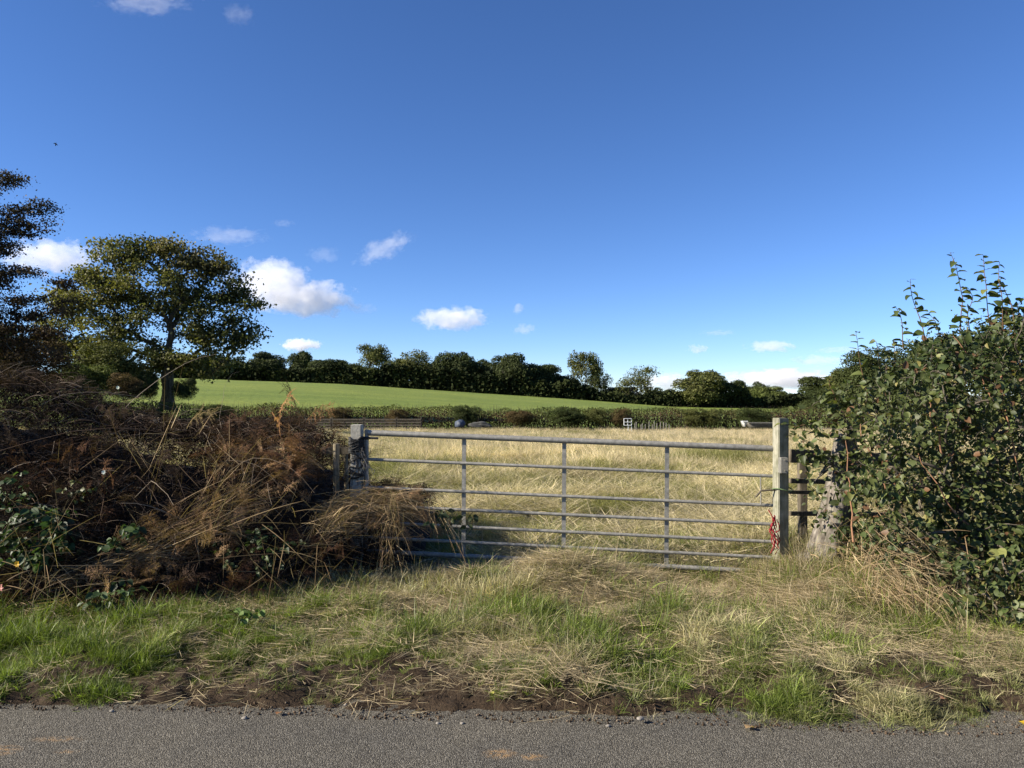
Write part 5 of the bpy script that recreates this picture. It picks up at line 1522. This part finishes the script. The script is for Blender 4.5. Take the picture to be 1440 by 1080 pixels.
# bird
b0 = P(78, 203, 60); bird = empty('bird', 'tiny dark bird flying high in the upper left of the sky', 'bird', tuple(b0))
g = Geo(); k = 14; t = np.linspace(0, 1, k); Pt = np.stack([0.05 * t, 0 * t, 0.30 * (t - 0.5)], -1) + np.array(b0); R = 0.045 * np.sin(math.pi * np.clip(t * 0.93 + 0.04, 0, 1)) ** 0.8
V, F = tubes(Pt[None], R[None], 8); g.add(V, F, (0.02, 0.02, 0.02)); under(link('body', g.mesh('body', M_twig, True)), bird)
for sg in (-1, 1):
    V = np.array([(0.02, 0, 0.06), (0.02, 0, -0.03), (0.04, sg * 0.16, 0.07), (0.05, sg * 0.14, 0.0), (0.0, sg * 0.30, -0.02), (0.02, sg * 0.22, -0.03)]) + np.array(b0); V2 = V + np.array([0.008, 0, 0])
    g = Geo(); g.add(np.concatenate([V, V2]), [(0, 1, 3, 2), (2, 3, 5, 4), (6, 8, 9, 7), (8, 10, 11, 9), (0, 2, 8, 6), (2, 4, 10, 8), (1, 7, 9, 3), (3, 9, 11, 5), (4, 5, 11, 10)], (0.02, 0.02, 0.02)); under(link('wing', g.mesh('wing', M_twig)), bird)

# ------------------------------------------------------------------ clouds
def cloud_mat(name, scale, dens, thr, soft, seed, det=6):
    m = bpy.data.materials.new(name); m.use_nodes = True; n, l = m.node_tree.nodes, m.node_tree.links
    n.remove(n['Principled BSDF']); pv = n.new('ShaderNodeVolumePrincipled'); pv.inputs['Color'].default_value = (0.98, 0.98, 0.99, 1); pv.inputs['Anisotropy'].default_value = 0.1
    tc = n.new('ShaderNodeTexCoord')
    # radial falloff in the unit ball, flat below
    ln = n.new('ShaderNodeVectorMath'); ln.operation = 'LENGTH'; l.new(tc.outputs['Object'], ln.inputs[0])
    mp = n.new('ShaderNodeMapping'); mp.inputs['Location'].default_value = (seed * 3.1, seed * 1.7, seed); mp.inputs['Scale'].default_value = scale
    l.new(tc.outputs['Object'], mp.inputs['Vector'])
    t = n.new('ShaderNodeTexNoise'); t.inputs['Scale'].default_value = 1.0; t.inputs['Detail'].default_value = det; t.inputs['Roughness'].default_value = 0.62
    l.new(mp.outputs[0], t.inputs['Vector'])
    a = n.new('ShaderNodeMath'); a.operation = 'MULTIPLY_ADD'; a.inputs[1].default_value = -soft; l.new(ln.outputs['Value'], a.inputs[0]); l.new(t.outputs['Fac'], a.inputs[2])
    mr = n.new('ShaderNodeMapRange'); mr.inputs['From Min'].default_value = thr; mr.inputs['From Max'].default_value = thr + 0.09; mr.inputs['To Max'].default_value = dens
    l.new(a.outputs[0], mr.inputs['Value']); l.new(mr.outputs[0], pv.inputs['Density']); l.new(pv.outputs[0], n['Material Output'].inputs['Volume'])
    m.cycles.homogeneous_volume = False if hasattr(m.cycles, 'homogeneous_volume') else None
    return m


def cloud_mesh():
    import bmesh
    bm = bmesh.new(); bmesh.ops.create_icosphere(bm, subdivisions=3, radius=1.0); me = bpy.data.meshes.new('cloud'); bm.to_mesh(me); bm.free(); return me


CLOUDS = [  # px, py, half width px, half height px, density, threshold, softness, noise scale, label
    (378, 396, 62, 34, 0.016, 0.10, 0.48, 3.0, ''),
    (428, 420, 76, 28, 0.017, 0.10, 0.48, 3.0, ''),
    (72, 362, 76, 28, 0.014, 0.12, 0.46, 3.0, 'white cloud behind the gap between the two left trees'),
    (636, 448, 54, 19, 0.020, 0.11, 0.46, 2.2, 'small flat based white cloud left of the middle above the wood'),
    (1098, 533, 84, 15, 0.03, 0.09, 0.46, 2.6, 'low flat white cloud bank beside the pale gate post'),
    (940, 537, 38, 13, 0.03, 0.10, 0.45, 2.2, 'low white cloud peeping over the trees left of the gate post'),
    (422, 485, 32, 10, 0.05, 0.12, 0.46, 2.2, 'small white cloud low above the pointed green tree'),
    (728, 434, 10, 10, 0.02, 0.16, 0.45, 1.8, 'tiny puff above the right half of the wood'),
    (736, 463, 20, 9, 0.010, 0.14, 0.45, 2.0, 'thin grey scrap of cloud under the tiny puff'),
    (1085, 487, 38, 10, 0.020, 0.14, 0.46, 2.6, 'thin grey white cloud streak high above the low cloud bank'),
    (982, 491, 18, 8, 0.020, 0.15, 0.45, 2.0, 'small grey puff left of the thin cloud streak'),
    (1150, 507, 42, 9, 0.012, 0.13, 0.45, 2.6, 'faint grey cloud wisp next to the shrub shoots'),
    (322, 332, 62, 15, 0.004, 0.17, 0.46, 3.0, 'faint wispy cloud above and right of the sycamore top'),
    (540, 350, 54, 17, 0.007, 0.17, 0.46, 3.0, 'slanting wispy cloud above the big cumulus on its right'),
    (455, 358, 28, 15, 0.003, 0.16, 0.46, 3.0, 'very faint wisp between the big cumulus and the slanting one'),
    (1010, 468, 30, 5, 0.006, 0.14, 0.45, 3.0, 'thin high streak left of the thin grey white cloud streak'),
    (1180, 492, 40, 6, 0.007, 0.14, 0.45, 3.0, 'faint streak low over the first shoots of the elm shrub'),
    (505, 434, 30, 10, 0.005, 0.15, 0.45, 3.0, 'faint shadowy wisp at the lower right of the big cumulus'),
    (398, 314, 18, 6, 0.004, 0.14, 0.45, 2.6, 'tiny faint wisp above the big cumulus'),
    (205, 2, 76, 16, 0.004, 0.16, 0.46, 3.2, 'thin torn cloud at the top edge of the picture'),
    (335, 20, 28, 18, 0.0025, 0.17, 0.46, 3.0, 'faint wisp near the top edge right of the torn cloud'),
]
big = empty('cloud', 'big white two lobed cumulus cloud right of the sycamore crown', 'cloud', tuple(P(402, 430, 1500)))
for i, (px, py, rx, ry, dens, thr, soft, ns, lab) in enumerate(CLOUDS):
    D = 1500.0; k = D / F_PX; me = cloud_mesh(); asp = rx / ry
    me.materials.append(cloud_mat('cloud_vapour', (ns * min(asp, 2.4) * 0.55, ns * 0.8, ns * 0.62), dens, 0.5 - soft + thr, soft, i + 1))
    o = link('cloud', me, label=lab, cat='cloud') if lab else under(link('billow', me), big); o.location = P(px, py, D); o.scale = (rx * k * 1.12, (rx + ry) * 0.5 * k, ry * k * 1.12)
    if lab.startswith('slanting'): o.rotation_euler = (0, math.radians(-25), 0)
    o.rotation_euler[2] = 0
